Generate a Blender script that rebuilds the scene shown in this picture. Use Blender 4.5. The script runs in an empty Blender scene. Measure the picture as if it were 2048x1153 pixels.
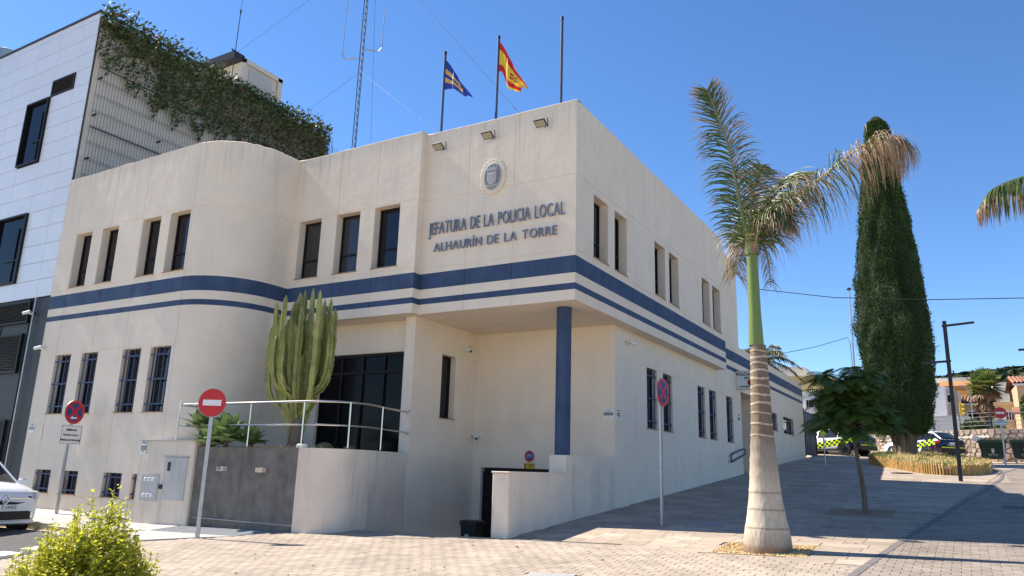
import bpy, bmesh, math, random
from mathutils import Vector, Matrix
R = math.radians
random.seed(11)
SC = bpy.context.scene
COL = SC.collection
# ------------------------------------------------------------------ camera, sky, sun, exposure
CAM = Vector((7.008, -14.384, 1.6))
def set_camera(f, yaw, pitch, roll):
    cp, sp = math.cos(pitch), math.sin(pitch)
    right = Vector((math.cos(yaw), math.sin(yaw), 0)); fwd = Vector((-math.sin(yaw)*cp, math.cos(yaw)*cp, sp))
    up = right.cross(fwd)
    r = right*math.cos(roll)+up*math.sin(roll); u = -right*math.sin(roll)+up*math.cos(roll)
    cd = bpy.data.cameras.new("camera"); co = bpy.data.objects.new("camera", cd); COL.objects.link(co)
    m = Matrix((r, u, -fwd)).transposed().to_4x4(); m.translation = CAM
    co.matrix_world = m
    cd.sensor_width = 36; cd.lens = f/2048*36; cd.clip_start = .05; cd.clip_end = 6000
    SC.camera = co
set_camera(1512.37, .539, .2358, .0303)
SUN_EL, SUN_AZ = R(46.3), R(0.8)          # light travels towards +x
world = bpy.data.worlds.new("World"); SC.world = world; world.use_nodes = True
wn = world.node_tree.nodes; wl = world.node_tree.links
sky = wn.new("ShaderNodeTexSky"); sky.sky_type = 'NISHITA'; sky.sun_disc = False
sky.sun_elevation = SUN_EL; sky.sun_rotation = R(270.6); sky.air_density = 0.8; sky.dust_density = 0.05; sky.ozone_density = 3.0; sky.altitude = 60
bg = wn["Background"]; bg.inputs[1].default_value = .09
hs = wn.new("ShaderNodeHueSaturation"); hs.inputs["Saturation"].default_value = 1.17; hs.inputs["Hue"].default_value = .503; hs.inputs["Value"].default_value = 1.0
wl.new(sky.outputs[0], hs.inputs["Color"]); wl.new(hs.outputs[0], bg.inputs[0])
sd = bpy.data.lights.new("sun", 'SUN'); sd.energy = 4.1; sd.angle = R(.53); sd.color = (1, .93, .83)
so = bpy.data.objects.new("sun", sd); COL.objects.link(so)
Ld = Vector((math.cos(SUN_EL)*math.cos(SUN_AZ), math.cos(SUN_EL)*math.sin(SUN_AZ), -math.sin(SUN_EL)))
so.rotation_euler = Ld.to_track_quat('-Z', 'Y').to_euler(); so.location = (-30, 0, 40)
SC.view_settings.view_transform = 'Standard'; SC.view_settings.look = 'None'
SC.view_settings.exposure = 1.27; SC.view_settings.gamma = 1; SC.view_settings.use_curve_mapping = False
SC.cycles.max_bounces = 6

# ------------------------------------------------------------------ materials
def newmat(name):
    m = bpy.data.materials.new(name); m.use_nodes = True
    return m, m.node_tree.nodes, m.node_tree.links, m.node_tree.nodes["Principled BSDF"]
def mat(name, col, rough=.6, metal=0, var=.12, scale=6, bump=0, bscale=40, spec=.4, stain=0, stcol=None, rnd=0, stretch=(1, 1, 1), trans=0, bdist=.01, wave=0, drip=()):
    m, n, l, b = newmat(name)
    b.inputs["Roughness"].default_value = rough; b.inputs["Metallic"].default_value = metal
    b.inputs["Specular IOR Level"].default_value = spec
    tc = n.new("ShaderNodeTexCoord"); mp = n.new("ShaderNodeMapping"); mp.inputs["Scale"].default_value = stretch
    l.new(tc.outputs["Object"], mp.inputs[0])
    nz = n.new("ShaderNodeTexNoise"); nz.inputs["Scale"].default_value = scale; nz.inputs["Detail"].default_value = 5
    l.new(mp.outputs[0], nz.inputs["Vector"])
    mr = n.new("ShaderNodeMapRange"); mr.inputs[1].default_value = .25; mr.inputs[2].default_value = .75
    mr.inputs[3].default_value = 1-var; mr.inputs[4].default_value = 1+var
    l.new(nz.outputs[0], mr.inputs[0])
    fac = mr.outputs[0]
    if rnd:
        oi = n.new("ShaderNodeObjectInfo"); ge = n.new("ShaderNodeNewGeometry")
        ad = n.new("ShaderNodeMath"); ad.operation = 'ADD'; l.new(oi.outputs["Random"], ad.inputs[0]); l.new(ge.outputs["Random Per Island"], ad.inputs[1])
        fr = n.new("ShaderNodeMath"); fr.operation = 'FRACT'; l.new(ad.outputs[0], fr.inputs[0])
        m2 = n.new("ShaderNodeMapRange"); m2.inputs[3].default_value = 1-rnd; m2.inputs[4].default_value = 1+rnd
        l.new(fr.outputs[0], m2.inputs[0])
        mu = n.new("ShaderNodeMath"); mu.operation = 'MULTIPLY'; l.new(fac, mu.inputs[0]); l.new(m2.outputs[0], mu.inputs[1]); fac = mu.outputs[0]
    if name.endswith(('paver', 'slab')):          # broad worn and dusty patches that run across the pieces
        gp = n.new("ShaderNodeNewGeometry"); ng = n.new("ShaderNodeTexNoise"); ng.inputs["Scale"].default_value = .9; ng.inputs["Detail"].default_value = 7; ng.inputs["Roughness"].default_value = .65
        l.new(gp.outputs["Position"], ng.inputs["Vector"])
        mg = n.new("ShaderNodeMapRange"); mg.inputs[1].default_value = .3; mg.inputs[2].default_value = .62; mg.inputs[3].default_value = .74; mg.inputs[4].default_value = 1.06
        l.new(ng.outputs[0], mg.inputs[0])
        mq = n.new("ShaderNodeMath"); mq.operation = 'MULTIPLY'; l.new(fac, mq.inputs[0]); l.new(mg.outputs[0], mq.inputs[1]); fac = mq.outputs[0]
    vm = n.new("ShaderNodeVectorMath"); vm.operation = 'SCALE'
    vm.inputs[0].default_value = col[:3]; l.new(fac, vm.inputs["Scale"])
    out = vm.outputs[0]
    if stain:
        m3 = n.new("ShaderNodeMapping"); m3.inputs["Scale"].default_value = (2.2, 2.2, .22); l.new(tc.outputs["Object"], m3.inputs[0])
        n3 = n.new("ShaderNodeTexNoise"); n3.inputs["Scale"].default_value = 1.6; n3.inputs["Detail"].default_value = 8; n3.inputs["Roughness"].default_value = .65
        l.new(m3.outputs[0], n3.inputs["Vector"])
        r3 = n.new("ShaderNodeMapRange"); r3.inputs[1].default_value = .5; r3.inputs[2].default_value = .78; r3.inputs[4].default_value = stain
        l.new(n3.outputs[0], r3.inputs[0])
        mx = n.new("ShaderNodeMix"); mx.data_type = 'RGBA'; l.new(r3.outputs[0], mx.inputs[0]); l.new(out, mx.inputs[6])
        mx.inputs[7].default_value = (*(stcol or [c*.55 for c in col[:3]]), 1); out = mx.outputs[2]
    for ztop, ln, st in drip:
        sp = n.new("ShaderNodeSeparateXYZ"); l.new(tc.outputs["Object"], sp.inputs[0])
        m4 = n.new("ShaderNodeMapping"); m4.inputs["Scale"].default_value = (3.4, 3.4, .16); l.new(tc.outputs["Object"], m4.inputs[0])
        n4 = n.new("ShaderNodeTexNoise"); n4.inputs["Scale"].default_value = 2.4; n4.inputs["Detail"].default_value = 6; n4.inputs["Roughness"].default_value = .7; l.new(m4.outputs[0], n4.inputs["Vector"])
        ra = n.new("ShaderNodeMapRange"); ra.inputs[1].default_value = .50; ra.inputs[2].default_value = .72; l.new(n4.outputs[0], ra.inputs[0])
        rb = n.new("ShaderNodeMapRange"); rb.inputs[1].default_value = ztop-ln; rb.inputs[2].default_value = ztop; rb.inputs[4].default_value = st; l.new(sp.outputs[2], rb.inputs[0])
        lt = n.new("ShaderNodeMath"); lt.operation = 'LESS_THAN'; lt.inputs[1].default_value = ztop+.05; l.new(sp.outputs[2], lt.inputs[0])
        k1 = n.new("ShaderNodeMath"); k1.operation = 'MULTIPLY'; l.new(ra.outputs[0], k1.inputs[0]); l.new(rb.outputs[0], k1.inputs[1])
        k2 = n.new("ShaderNodeMath"); k2.operation = 'MULTIPLY'; l.new(k1.outputs[0], k2.inputs[0]); l.new(lt.outputs[0], k2.inputs[1])
        mx = n.new("ShaderNodeMix"); mx.data_type = 'RGBA'; l.new(k2.outputs[0], mx.inputs[0]); l.new(out, mx.inputs[6]); mx.inputs[7].default_value = (.36, .30, .235, 1); out = mx.outputs[2]
    l.new(out, b.inputs["Base Color"])
    if bump:
        nb = n.new("ShaderNodeTexNoise"); nb.inputs["Scale"].default_value = bscale; nb.inputs["Detail"].default_value = 6; nb.inputs["Roughness"].default_value = .6
        l.new(mp.outputs[0], nb.inputs["Vector"])
        bp = n.new("ShaderNodeBump"); bp.inputs["Strength"].default_value = bump; bp.inputs["Distance"].default_value = bdist
        l.new(nb.outputs[0], bp.inputs["Height"])
        if wave:
            nw = n.new("ShaderNodeTexNoise"); nw.inputs["Scale"].default_value = 2.3; nw.inputs["Detail"].default_value = 3; l.new(tc.outputs["Object"], nw.inputs["Vector"])
            b2 = n.new("ShaderNodeBump"); b2.inputs["Strength"].default_value = 1; b2.inputs["Distance"].default_value = wave
            l.new(nw.outputs[0], b2.inputs["Height"]); l.new(b2.outputs[0], bp.inputs["Normal"])
        l.new(bp.outputs[0], b.inputs["Normal"])
    if trans:
        tr = n.new("ShaderNodeBsdfTranslucent"); l.new(out, tr.inputs[0])
        ms = n.new("ShaderNodeMixShader"); ms.inputs[0].default_value = trans
        l.new(b.outputs[0], ms.inputs[1]); l.new(tr.outputs[0], ms.inputs[2]); l.new(ms.outputs[0], n["Material Output"].inputs[0])
    return m
M = {}
M['stucco'] = mat("cream_stucco", (.80, .685, .55), .85, 0, .05, 1.3, .55, 26, .25, .24, (.58, .49, .39), bdist=.012, wave=.03, drip=((10.0, 1.6, .5),))
M['stucco2'] = mat("weathered_stucco", (.76, .645, .515), .88, 0, .07, 2.2, .6, 22, .2, .5, (.36, .31, .265), bdist=.012)
M['blue'] = mat("blue_band_paint", (.038, .068, .135), .62, 0, .26, 2.5, .35, 30, .3, .55, (.10, .12, .19))
M['bluemetal'] = mat("blue_metal_paint", (.03, .048, .125), .45, 0, .1, 8, 0)
M['granite'] = mat("grey_granite", (.155, .138, .12), .7, 0, .4, 3.5, .3, 80, .25, .55, (.25, .23, .2))
M['glass'] = mat("dark_glass", (.008, .009, .012), .06, 0, .05, 2, 0, spec=.45)
M['doorglass'] = mat("door_glass", (.006, .006, .008), .12, 0, .05, 2, 0, spec=.1)
M['glass2'] = mat("grey_blind_glass", (.035, .034, .034), .08, 0, .05, 2, 0, spec=.5)
M['frame'] = mat("dark_frame", (.011, .011, .012), .5, spec=.2)
M['steel'] = mat("stainless_steel", (.62, .59, .55), .25, 1, .04, 10)
M['galv'] = mat("galvanized_steel", (.42, .43, .44), .42, .85, .15, 12)
M['white'] = mat("white_paint", (.78, .78, .77), .4, 0, .04, 6)
M['plast'] = mat("white_plastic", (.7, .7, .68), .35, 0, .04, 6)
M['black'] = mat("black_plastic", (.012, .012, .013), .5)
M['rubber'] = mat("tyre_rubber", (.014, .014, .015), .85)
M['red'] = mat("sign_red", (.55, .018, .02), .35, 0, .05, 8)
M['sblue'] = mat("sign_blue", (.022, .045, .19), .35, 0, .05, 8)
M['dred'] = mat("dark_red", (.30, .025, .02), .4)
M['yellow'] = mat("yellow_plate", (.62, .40, .03), .45)
M['cab'] = mat("grey_cabinet", (.52, .50, .46), .6, 0, .06, 3, 0, stain=.6, stcol=(.27, .26, .25))
M['panel'] = mat("white_cladding", (.74, .75, .77), .32, 0, .02, 2, 0, rnd=.02, spec=.5)
M['dark'] = mat("dark_cladding", (.032, .032, .036), .55, 0, .1, 3)
M['tan'] = mat("tan_render", (.64, .56, .46), .8, 0, .06, 2, .3, 20, .2)
M['letter'] = mat("letter_blue_grey", (.21, .235, .28), .4, .35, .12, 14)
M['crest'] = mat("crest_grey", (.22, .22, .235), .6, 0, .1, 20)
M['crest2'] = mat("crest_pale", (.44, .43, .42), .6, 0, .1, 20)
M['slab'] = mat("sandstone_slab", (.405, .325, .25), .85, 0, .14, 5, .25, 30, .2, rnd=.15, bdist=.004)
M['paver'] = mat("beige_paver", (.40, .325, .255), .85, 0, .13, 3, .3, 40, .2, rnd=.09, bdist=.004)
M['rpaver'] = mat("grey_brown_paver", (.28, .235, .19), .85, 0, .16, 7, .3, 40, .2, rnd=.13, bdist=.004)
M['joint'] = mat("sand_joint", (.30, .245, .185), .95, 0, .2, 8)
M['railg'] = mat("grey_rail_paint", (.20, .20, .20), .6)
M['fang'] = mat("fan_palm_green", (.15, .20, .045), .45, 0, .2, 3, 0, rnd=.3, trans=.25)
M['sand'] = mat("pale_ground", (.46, .37, .275), .95, 0, .12, .8)
M['earth'] = mat("dry_ground", (.33, .27, .2), .95, 0, .2, .6)
M['asphalt'] = mat("asphalt", (.085, .083, .082), .85, 0, .2, 5, .3, 120, .2)
M['concrete'] = mat("pale_concrete", (.42, .40, .375), .85, 0, .1, 4, .2, 40, .2)
M['tact'] = mat("grey_tactile_tile", (.30, .30, .30), .8, 0, .1, 8, 0, rnd=.05)
M['road_w'] = mat("road_white", (.72, .71, .69), .7, 0, .1, 9)
M['kerb_y'] = mat("kerb_yellow", (.52, .46, .3), .75, 0, .12, 9)
M['chan'] = mat("channel_stone", (.16, .14, .13), .8, 0, .15, 5)
M['gravel'] = mat("ochre_gravel", (.55, .40, .20), .9, 0, .2, 30, 0, rnd=.3)
M['leafY'] = mat("yellow_green_leaf", (.54, .53, .05), .45, 0, .15, 9, 0, rnd=.3, trans=.45)
M['leafG'] = mat("mid_green_leaf", (.24, .28, .04), .5, 0, .15, 9, 0, rnd=.3, trans=.35)
M['stem'] = mat("brown_stem", (.12, .085, .05), .8)
M['agave'] = mat("agave_green", (.17, .245, .085), .42, 0, .18, 6, 0, rnd=.25, trans=.12)
M['cactus'] = mat("cactus_green", (.27, .275, .08), .5, 0, .32, 4, .2, 30, rnd=.22)
M['cactrib'] = mat("cactus_rib", (.105, .092, .045), .6, 0, .2, 9)
M['cypress'] = mat("cypress_green", (.052, .094, .026), .75, 0, .3, 1.1, 0, rnd=.5, trans=.12, spec=.15)
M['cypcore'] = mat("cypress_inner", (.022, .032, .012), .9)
M['bark'] = mat("grey_brown_bark", (.16, .12, .09), .9, 0, .3, 6, .6, 10, .2, stretch=(1, 1, .15), bdist=.03)
M['treeleaf'] = mat("feathery_dark_leaf", (.10, .165, .034), .5, 0, .2, 3, 0, rnd=.3, trans=.3)
M['palmgreen'] = mat("palm_leaflet_green", (.075, .115, .028), .4, 0, .2, 3, 0, rnd=.3, trans=.22)
M['palmdry'] = mat("palm_leaflet_dry", (.36, .25, .155), .6, 0, .2, 3, 0, rnd=.3, trans=.2)
M['rachis'] = mat("palm_rachis", (.19, .20, .07), .5)
M['shaft'] = mat("crownshaft_green", (.16, .225, .055), .38, 0, .14, 3, stretch=(3, 3, .6))
M['vine'] = mat("vine_leaf", (.07, .105, .028), .55, 0, .2, 3, 0, rnd=.45, trans=.2)
M['vinedry'] = mat("vine_dry", (.13, .095, .06), .8, 0, .2, 3, 0, rnd=.4)
M['flower'] = mat("pink_flower", (.5, .08, .13), .6, 0, .1, 3, 0, trans=.3)
M['grassG'] = mat("bed_grass_green", (.14, .17, .045), .7, 0, .2, 3, 0, rnd=.3, trans=.25)
M['grassY'] = mat("bed_grass_straw", (.62, .49, .22), .7, 0, .2, 3, 0, rnd=.25, trans=.3)
M['log'] = mat("log_edging_wood", (.48, .30, .10), .7, 0, .25, 9, .3, 20, rnd=.25)
M['stone'] = mat("rubble_stone", (.42, .33, .265), .9, 0, .2, 4, .5, 12, .2, rnd=.3, bdist=.03)
M['mortar'] = mat("wall_mortar", (.24, .19, .15), .95, 0, .2, 5)
M['whitew'] = mat("white_house_wall", (.72, .71, .68), .85, 0, .05, 1, .2, 20, .2, .2, (.55, .53, .5))
M['greyw'] = mat("grey_house_wall", (.47, .45, .43), .85, 0, .06, 1)
M['yelw'] = mat("yellow_house_wall", (.66, .46, .19), .85, 0, .06, 1)
M['palew'] = mat("pale_yellow_wall", (.67, .54, .32), .85, 0, .06, 1)
M['orgw'] = mat("orange_house_wall", (.60, .36, .21), .85, 0, .06, 1)
M['tile'] = mat("terracotta_tile", (.30, .14, .085), .85, 0, .2, 3, rnd=.25)
M['otile'] = mat("orange_roof_sheet", (.42, .19, .06), .8, 0, .2, 2)
M['lampm'] = mat("dark_grey_lamp", (.035, .036, .042), .45, .3)
M['bin'] = mat("dark_green_plastic", (.014, .032, .016), .45, 0, .1, 4)
M['hill'] = mat("hill_forest", (.055, .07, .035), .95, 0, .5, .06, 1, .2, .1, bdist=3)
M['carw'] = mat("white_car_paint", (.72, .73, .75), .18, 0, .015, 3, spec=.6)
M['navy'] = mat("navy_car_paint", (.010, .014, .045), .2, 0, .05, 3, spec=.6)
M['carglass'] = mat("car_glass", (.012, .014, .017), .04, 0, .05, 3, spec=.6)
M['chrome'] = mat("chrome_trim", (.75, .75, .76), .12, 1)
M['hlamp'] = mat("headlight_lens", (.50, .50, .47), .08, 0, .1, 8, spec=.8)
M['tail'] = mat("tail_light_red", (.32, .01, .015), .15, 0, .1, 8, spec=.7)
M['lime'] = mat("lime_reflective", (.58, .75, .02), .4)
M['flagb'] = mat("flag_blue", (.028, .05, .30), .7, 0, .08, 4, trans=.3)
M['flagy'] = mat("flag_yellow", (.75, .52, .05), .7, 0, .06, 4, trans=.3)
M['flago'] = mat("flag_gold", (.62, .40, .12), .7, 0, .06, 4, trans=.3)
M['flagr'] = mat("flag_red", (.58, .02, .025), .7, 0, .06, 4, trans=.3)
M['flaglens'] = mat("flood_lens", (.42, .37, .27), .3)
M['wirem'] = mat("cable_black", (.02, .02, .022), .6)
M['mast'] = mat("mast_dark_steel", (.03, .028, .033), .6, .0)
M['rustw'] = mat("stained_edge", (.34, .24, .14), .9, 0, .25, 12)

def trunk_material():
    m, n, l, b = newmat("royal_palm_trunk")
    b.inputs["Roughness"].default_value = .8
    tc = n.new("ShaderNodeTexCoord"); se = n.new("ShaderNodeSeparateXYZ"); l.new(tc.outputs["Object"], se.inputs[0])
    nz = n.new("ShaderNodeTexNoise"); nz.inputs["Scale"].default_value = 5; nz.inputs["Detail"].default_value = 6
    mp = n.new("ShaderNodeMapping"); mp.inputs["Scale"].default_value = (5, 5, 1.6); l.new(tc.outputs["Object"], mp.inputs[0]); l.new(mp.outputs[0], nz.inputs["Vector"])
    n2 = n.new("ShaderNodeTexNoise"); n2.inputs["Scale"].default_value = 9; n2.inputs["Detail"].default_value = 4; l.new(tc.outputs["Object"], n2.inputs["Vector"])
    a = n.new("ShaderNodeMath"); a.operation = 'MULTIPLY_ADD'; l.new(n2.outputs[0], a.inputs[0]); a.inputs[1].default_value = .045; l.new(se.outputs[2], a.inputs[2])
    ramp = n.new("ShaderNodeValToRGB"); mr = n.new("ShaderNodeMapRange"); mr.inputs[1].default_value = 0; mr.inputs[2].default_value = 3.3
    l.new(a.outputs[0], mr.inputs[0]); l.new(mr.outputs[0], ramp.inputs[0])
    cr = ramp.color_ramp; H = 3.3
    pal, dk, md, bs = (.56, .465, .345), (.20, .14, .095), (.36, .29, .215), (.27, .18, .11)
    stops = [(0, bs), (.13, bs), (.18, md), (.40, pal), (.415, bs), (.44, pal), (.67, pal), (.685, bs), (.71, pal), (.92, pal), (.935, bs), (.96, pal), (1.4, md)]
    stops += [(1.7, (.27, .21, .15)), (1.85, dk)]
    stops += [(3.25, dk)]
    stops = stops[:31]
    while len(cr.elements) < len(stops): cr.elements.new(.5)
    for e, (p, c) in zip(cr.elements, stops): e.position = min(p/H, 1); e.color = (*c, 1)
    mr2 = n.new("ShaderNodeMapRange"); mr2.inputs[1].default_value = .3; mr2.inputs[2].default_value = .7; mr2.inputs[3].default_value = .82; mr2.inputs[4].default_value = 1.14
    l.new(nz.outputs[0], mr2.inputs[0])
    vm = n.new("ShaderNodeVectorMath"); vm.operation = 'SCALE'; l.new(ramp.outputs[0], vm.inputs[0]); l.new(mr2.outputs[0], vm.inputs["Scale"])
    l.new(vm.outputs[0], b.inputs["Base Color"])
    bp = n.new("ShaderNodeBump"); bp.inputs["Strength"].default_value = .5; bp.inputs["Distance"].default_value = .02
    l.new(nz.outputs[0], bp.inputs["Height"]); l.new(bp.outputs[0], b.inputs["Normal"])
    return m
M['trunk'] = trunk_material()
M['scar'] = mat("pale_leaf_scar", (.50, .40, .28), .85, 0, .25, 14, .4, 40)

def livery_material():
    """white front, navy rear, a rising band of lime and navy checks between them (printed film)."""
    m, n, l, b = newmat("police_livery")
    b.inputs["Roughness"].default_value = .22
    tc = n.new("ShaderNodeTexCoord"); se = n.new("ShaderNodeSeparateXYZ"); l.new(tc.outputs["Object"], se.inputs[0])
    def ma(op, a, bb):
        k = n.new("ShaderNodeMath"); k.operation = op
        for i, v in enumerate((a, bb)):
            if hasattr(v, 'links'): l.new(v, k.inputs[i])
            else: k.inputs[i].default_value = v
        return k.outputs[0]
    x, z = se.outputs[0], se.outputs[2]
    bent = ma('MULTIPLY', ma('POWER', ma('MAXIMUM', ma('SUBTRACT', .75, x), 0.0), 1.2), .125)
    t = ma('SUBTRACT', z, ma('ADD', bent, .33))          # height above the lower edge of the band
    up = ma('MAXIMUM', t, 0.0)
    ci = ma('FLOOR', ma('DIVIDE', t, .115), 0); cj = ma('FLOOR', ma('DIVIDE', x, .16), 0)
    par = ma('MODULO', ma('ADD', ma('ADD', ci, cj), 40.0), 2.0)
    inband = ma('MULTIPLY', ma('GREATER_THAN', t, 0.0), ma('LESS_THAN', t, .345))
    below = ma('LESS_THAN', t, 0.0)
    rear = ma('LESS_THAN', x, -.95)
    # navy where behind the swoosh, i.e. x small and above band bottom
    nav = ma('MAXIMUM', ma('LESS_THAN', ma('ADD', x, ma('MULTIPLY', z, .55)), -.62), 0.0)
    def mix(f, a, bb):
        k = n.new("ShaderNodeMix"); k.data_type = 'RGBA'
        l.new(f, k.inputs[0])
        for i, v in ((6, a), (7, bb)):
            if hasattr(v, 'links'): l.new(v, k.inputs[i])
            else: k.inputs[i].default_value = (*v, 1)
        return k.outputs[2]
    base = mix(nav, (.72, .73, .75), (.010, .014, .045))
    chk = mix(par, (.56, .74, .02), (.012, .016, .03))
    col = mix(ma('MULTIPLY', inband, ma('LESS_THAN', x, .7)), base, chk)
    col = mix(ma('LESS_THAN', x, -1.93), col, (.010, .014, .045))
    l.new(col, b.inputs["Base Color"])
    return m
M['livery'] = livery_material()

# ------------------------------------------------------------------ mesh builder
class B:
    def __init__(s): s.v = []; s.f = []; s.m = []; s.key = {}
    def V(s, p, share=False):
        if share:
            k = (round(p[0], 4), round(p[1], 4), round(p[2], 4))
            if k in s.key: return s.key[k]
            s.key[k] = len(s.v)
        s.v.append((p[0], p[1], p[2])); return len(s.v)-1
    def F(s, pts, mi=0, share=False):
        s.f.append([s.V(p, share) for p in pts]); s.m.append(mi)
    def box(s, c, size, rot=None, mi=0, bev=0):
        hx, hy, hz = size[0]/2, size[1]/2, size[2]/2
        c = Vector(c)
        def T(p):
            p = Vector(p)
            if rot is not None: p = rot @ p
            return p+c
        if not bev:
            q = [T((x*hx, y*hy, z*hz)) for x in (-1, 1) for y in (-1, 1) for z in (-1, 1)]
            for a in ((0, 1, 3, 2), (4, 6, 7, 5), (0, 4, 5, 1), (2, 3, 7, 6), (0, 2, 6, 4), (1, 5, 7, 3)):
                s.F([q[i] for i in a], mi)
        else:
            s.prism([( hx-bev, hy), (-hx+bev, hy), (-hx, hy-bev), (-hx, -hy+bev), (-hx+bev, -hy), (hx-bev, -hy), (hx, -hy+bev), (hx, hy-bev)], -hz, hz, mi, bev, T)
    def prism(s, poly, z0, z1, mi=0, bev=0, T=lambda p: p):
        n = len(poly); cx = sum(p[0] for p in poly)/n; cy = sum(p[1] for p in poly)/n
        def ins(p, d):
            dx, dy = p[0]-cx, p[1]-cy; L = math.hypot(dx, dy) or 1
            return (p[0]-dx/L*d*1.3, p[1]-dy/L*d*1.3)
        rings = [[(p[0], p[1], z0) for p in poly], [(p[0], p[1], z1-bev) for p in poly]]
        if bev: rings.append([(*ins(p, bev), z1) for p in poly])
        ids = [[s.V(T(p)) for p in r] for r in rings]
        for a, b2 in zip(ids, ids[1:]):
            for i in range(n):
                j = (i+1) % n; s.f.append([a[i], a[j], b2[j], b2[i]]); s.m.append(mi)
        s.f.append(ids[-1]); s.m.append(mi); s.f.append(ids[0][::-1]); s.m.append(mi)
    def tube(s, pts, rad, seg=8, mi=0, cap=True, close=False):
        pts = [Vector(p) for p in pts]; n = len(pts)
        rs = rad if isinstance(rad, (list, tuple)) else [rad]*n
        prev = None; rings = []
        for i, p in enumerate(pts):
            t = (pts[(i+1) % n if close else min(i+1, n-1)]-pts[(i-1) % n if close else max(i-1, 0)])
            t = t.normalized() if t.length > 1e-9 else Vector((0, 0, 1))
            if prev is None:
                a = Vector((0, 0, 1)) if abs(t.z) < .9 else Vector((1, 0, 0))
                u = t.cross(a).normalized()
            else:
                u = prev-t*prev.dot(t); u = u.normalized() if u.length > 1e-6 else t.orthogonal().normalized()
            prev = u; w = t.cross(u)
            rings.append([s.V(p+(u*math.cos(2*math.pi*k/seg)+w*math.sin(2*math.pi*k/seg))*rs[i]) for k in range(seg)])
        rr = rings+[rings[0]] if close else rings
        for a, b2 in zip(rr, rr[1:]):
            for k in range(seg):
                j = (k+1) % seg; s.f.append([a[k], a[j], b2[j], b2[k]]); s.m.append(mi)
        if cap and not close:
            s.f.append(rings[0][::-1]); s.m.append(mi); s.f.append(rings[-1]); s.m.append(mi)
    def lathe(s, prof, c=(0, 0, 0), seg=24, mi=0, T=lambda p: p, wob=None):
        rings = []
        for r, z in prof:
            rings.append([s.V(T((c[0]+r*(1+(wob(k, z) if wob else 0))*math.cos(2*math.pi*k/seg), c[1]+r*(1+(wob(k, z) if wob else 0))*math.sin(2*math.pi*k/seg), c[2]+z))) for k in range(seg)])
        for a, b2 in zip(rings, rings[1:]):
            for k in range(seg):
                j = (k+1) % seg; s.f.append([a[k], a[j], b2[j], b2[k]]); s.m.append(mi)
        s.f.append(rings[-1]); s.m.append(mi); s.f.append(rings[0][::-1]); s.m.append(mi)
    def mesh(s, name, mats, smooth=False, merge=False, angle=35):
        me = bpy.data.meshes.new(name); me.from_pydata(s.v, [], s.f)
        for mm in mats: me.materials.append(mm)
        if len(mats) > 1: me.polygons.foreach_set('material_index', s.m)
        if merge:
            bm = bmesh.new(); bm.from_mesh(me); bmesh.ops.remove_doubles(bm, verts=bm.verts, dist=.0004); bm.to_mesh(me); bm.free()
        if smooth:
            me.polygons.foreach_set('use_smooth', [True]*len(me.polygons))
            me.set_sharp_from_angle(angle=R(angle))
        me.update(); return me
def O(name, data, parent=None, loc=None, rz=0, mw=None):
    o = bpy.data.objects.new(name, data); COL.objects.link(o)
    if parent is not None: o.parent = parent
    if loc is not None: o.location = loc
    if rz: o.rotation_euler = (0, 0, rz)
    if mw is not None: o.matrix_local = mw
    return o
def part(name, b, mats, parent, smooth=False, label=None, loc=None, kind=None, merge=False, mw=None, angle=35):
    if not isinstance(mats, (list, tuple)): mats = [mats]
    o = O(name, b.mesh(name, mats, smooth, merge, angle), parent, loc, mw=mw)
    if label: o['label'] = label
    if kind: o['kind'] = kind
    return o
def tag(o, label, cat, group=None):
    o['label'] = label; o['category'] = cat
    if group: o['group'] = group
    return o
def thing(name, label, cat, loc=(0, 0, 0), rz=0, group=None):
    return tag(O(name, None, None, loc, rz), label, cat, group)
def struct(name, b, mats, smooth=False):
    o = part(name, b, mats, None, smooth); o['kind'] = 'structure'; return o
def dup(root, loc, rz=None, label=None):
    r = root.copy(); COL.objects.link(r); r.location = loc
    if rz is not None: r.rotation_euler = (0, 0, rz)
    if label: r['label'] = label
    for ch in list(root.children):
        c = ch.copy(); COL.objects.link(c); c.parent = r
        for g in list(ch.children):
            d = g.copy(); COL.objects.link(d); d.parent = c
    return r
def text_mesh(txt, size, ext, sx=1, align='LEFT', space=1, bold=0):
    cu = bpy.data.curves.new("lettering", 'FONT'); cu.body = txt; cu.size = size; cu.extrude = ext; cu.align_x = align; cu.space_character = space; cu.offset = bold
    cu.resolution_u = 3
    o = bpy.data.objects.new("lettering", cu); COL.objects.link(o)
    dg = bpy.context.evaluated_depsgraph_get(); me = bpy.data.meshes.new_from_object(o.evaluated_get(dg))
    bpy.data.objects.remove(o); bpy.data.curves.remove(cu)
    for v in me.vertices: v.co.x *= sx
    return me
def text_part(name, txt, size, material, parent, origin, right, up, sx=1, align='CENTER', ext=.0015, space=1, bold=0):
    me = text_mesh(txt, size, ext, sx, align, space, bold); me.materials.clear(); me.materials.append(material)
    r = Vector(right).normalized(); u = Vector(up).normalized(); n = r.cross(u)
    mw = Matrix((r, u, n)).transposed().to_4x4(); mw.translation = Vector(origin)
    return O(name, me, parent, mw=mw)

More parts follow.
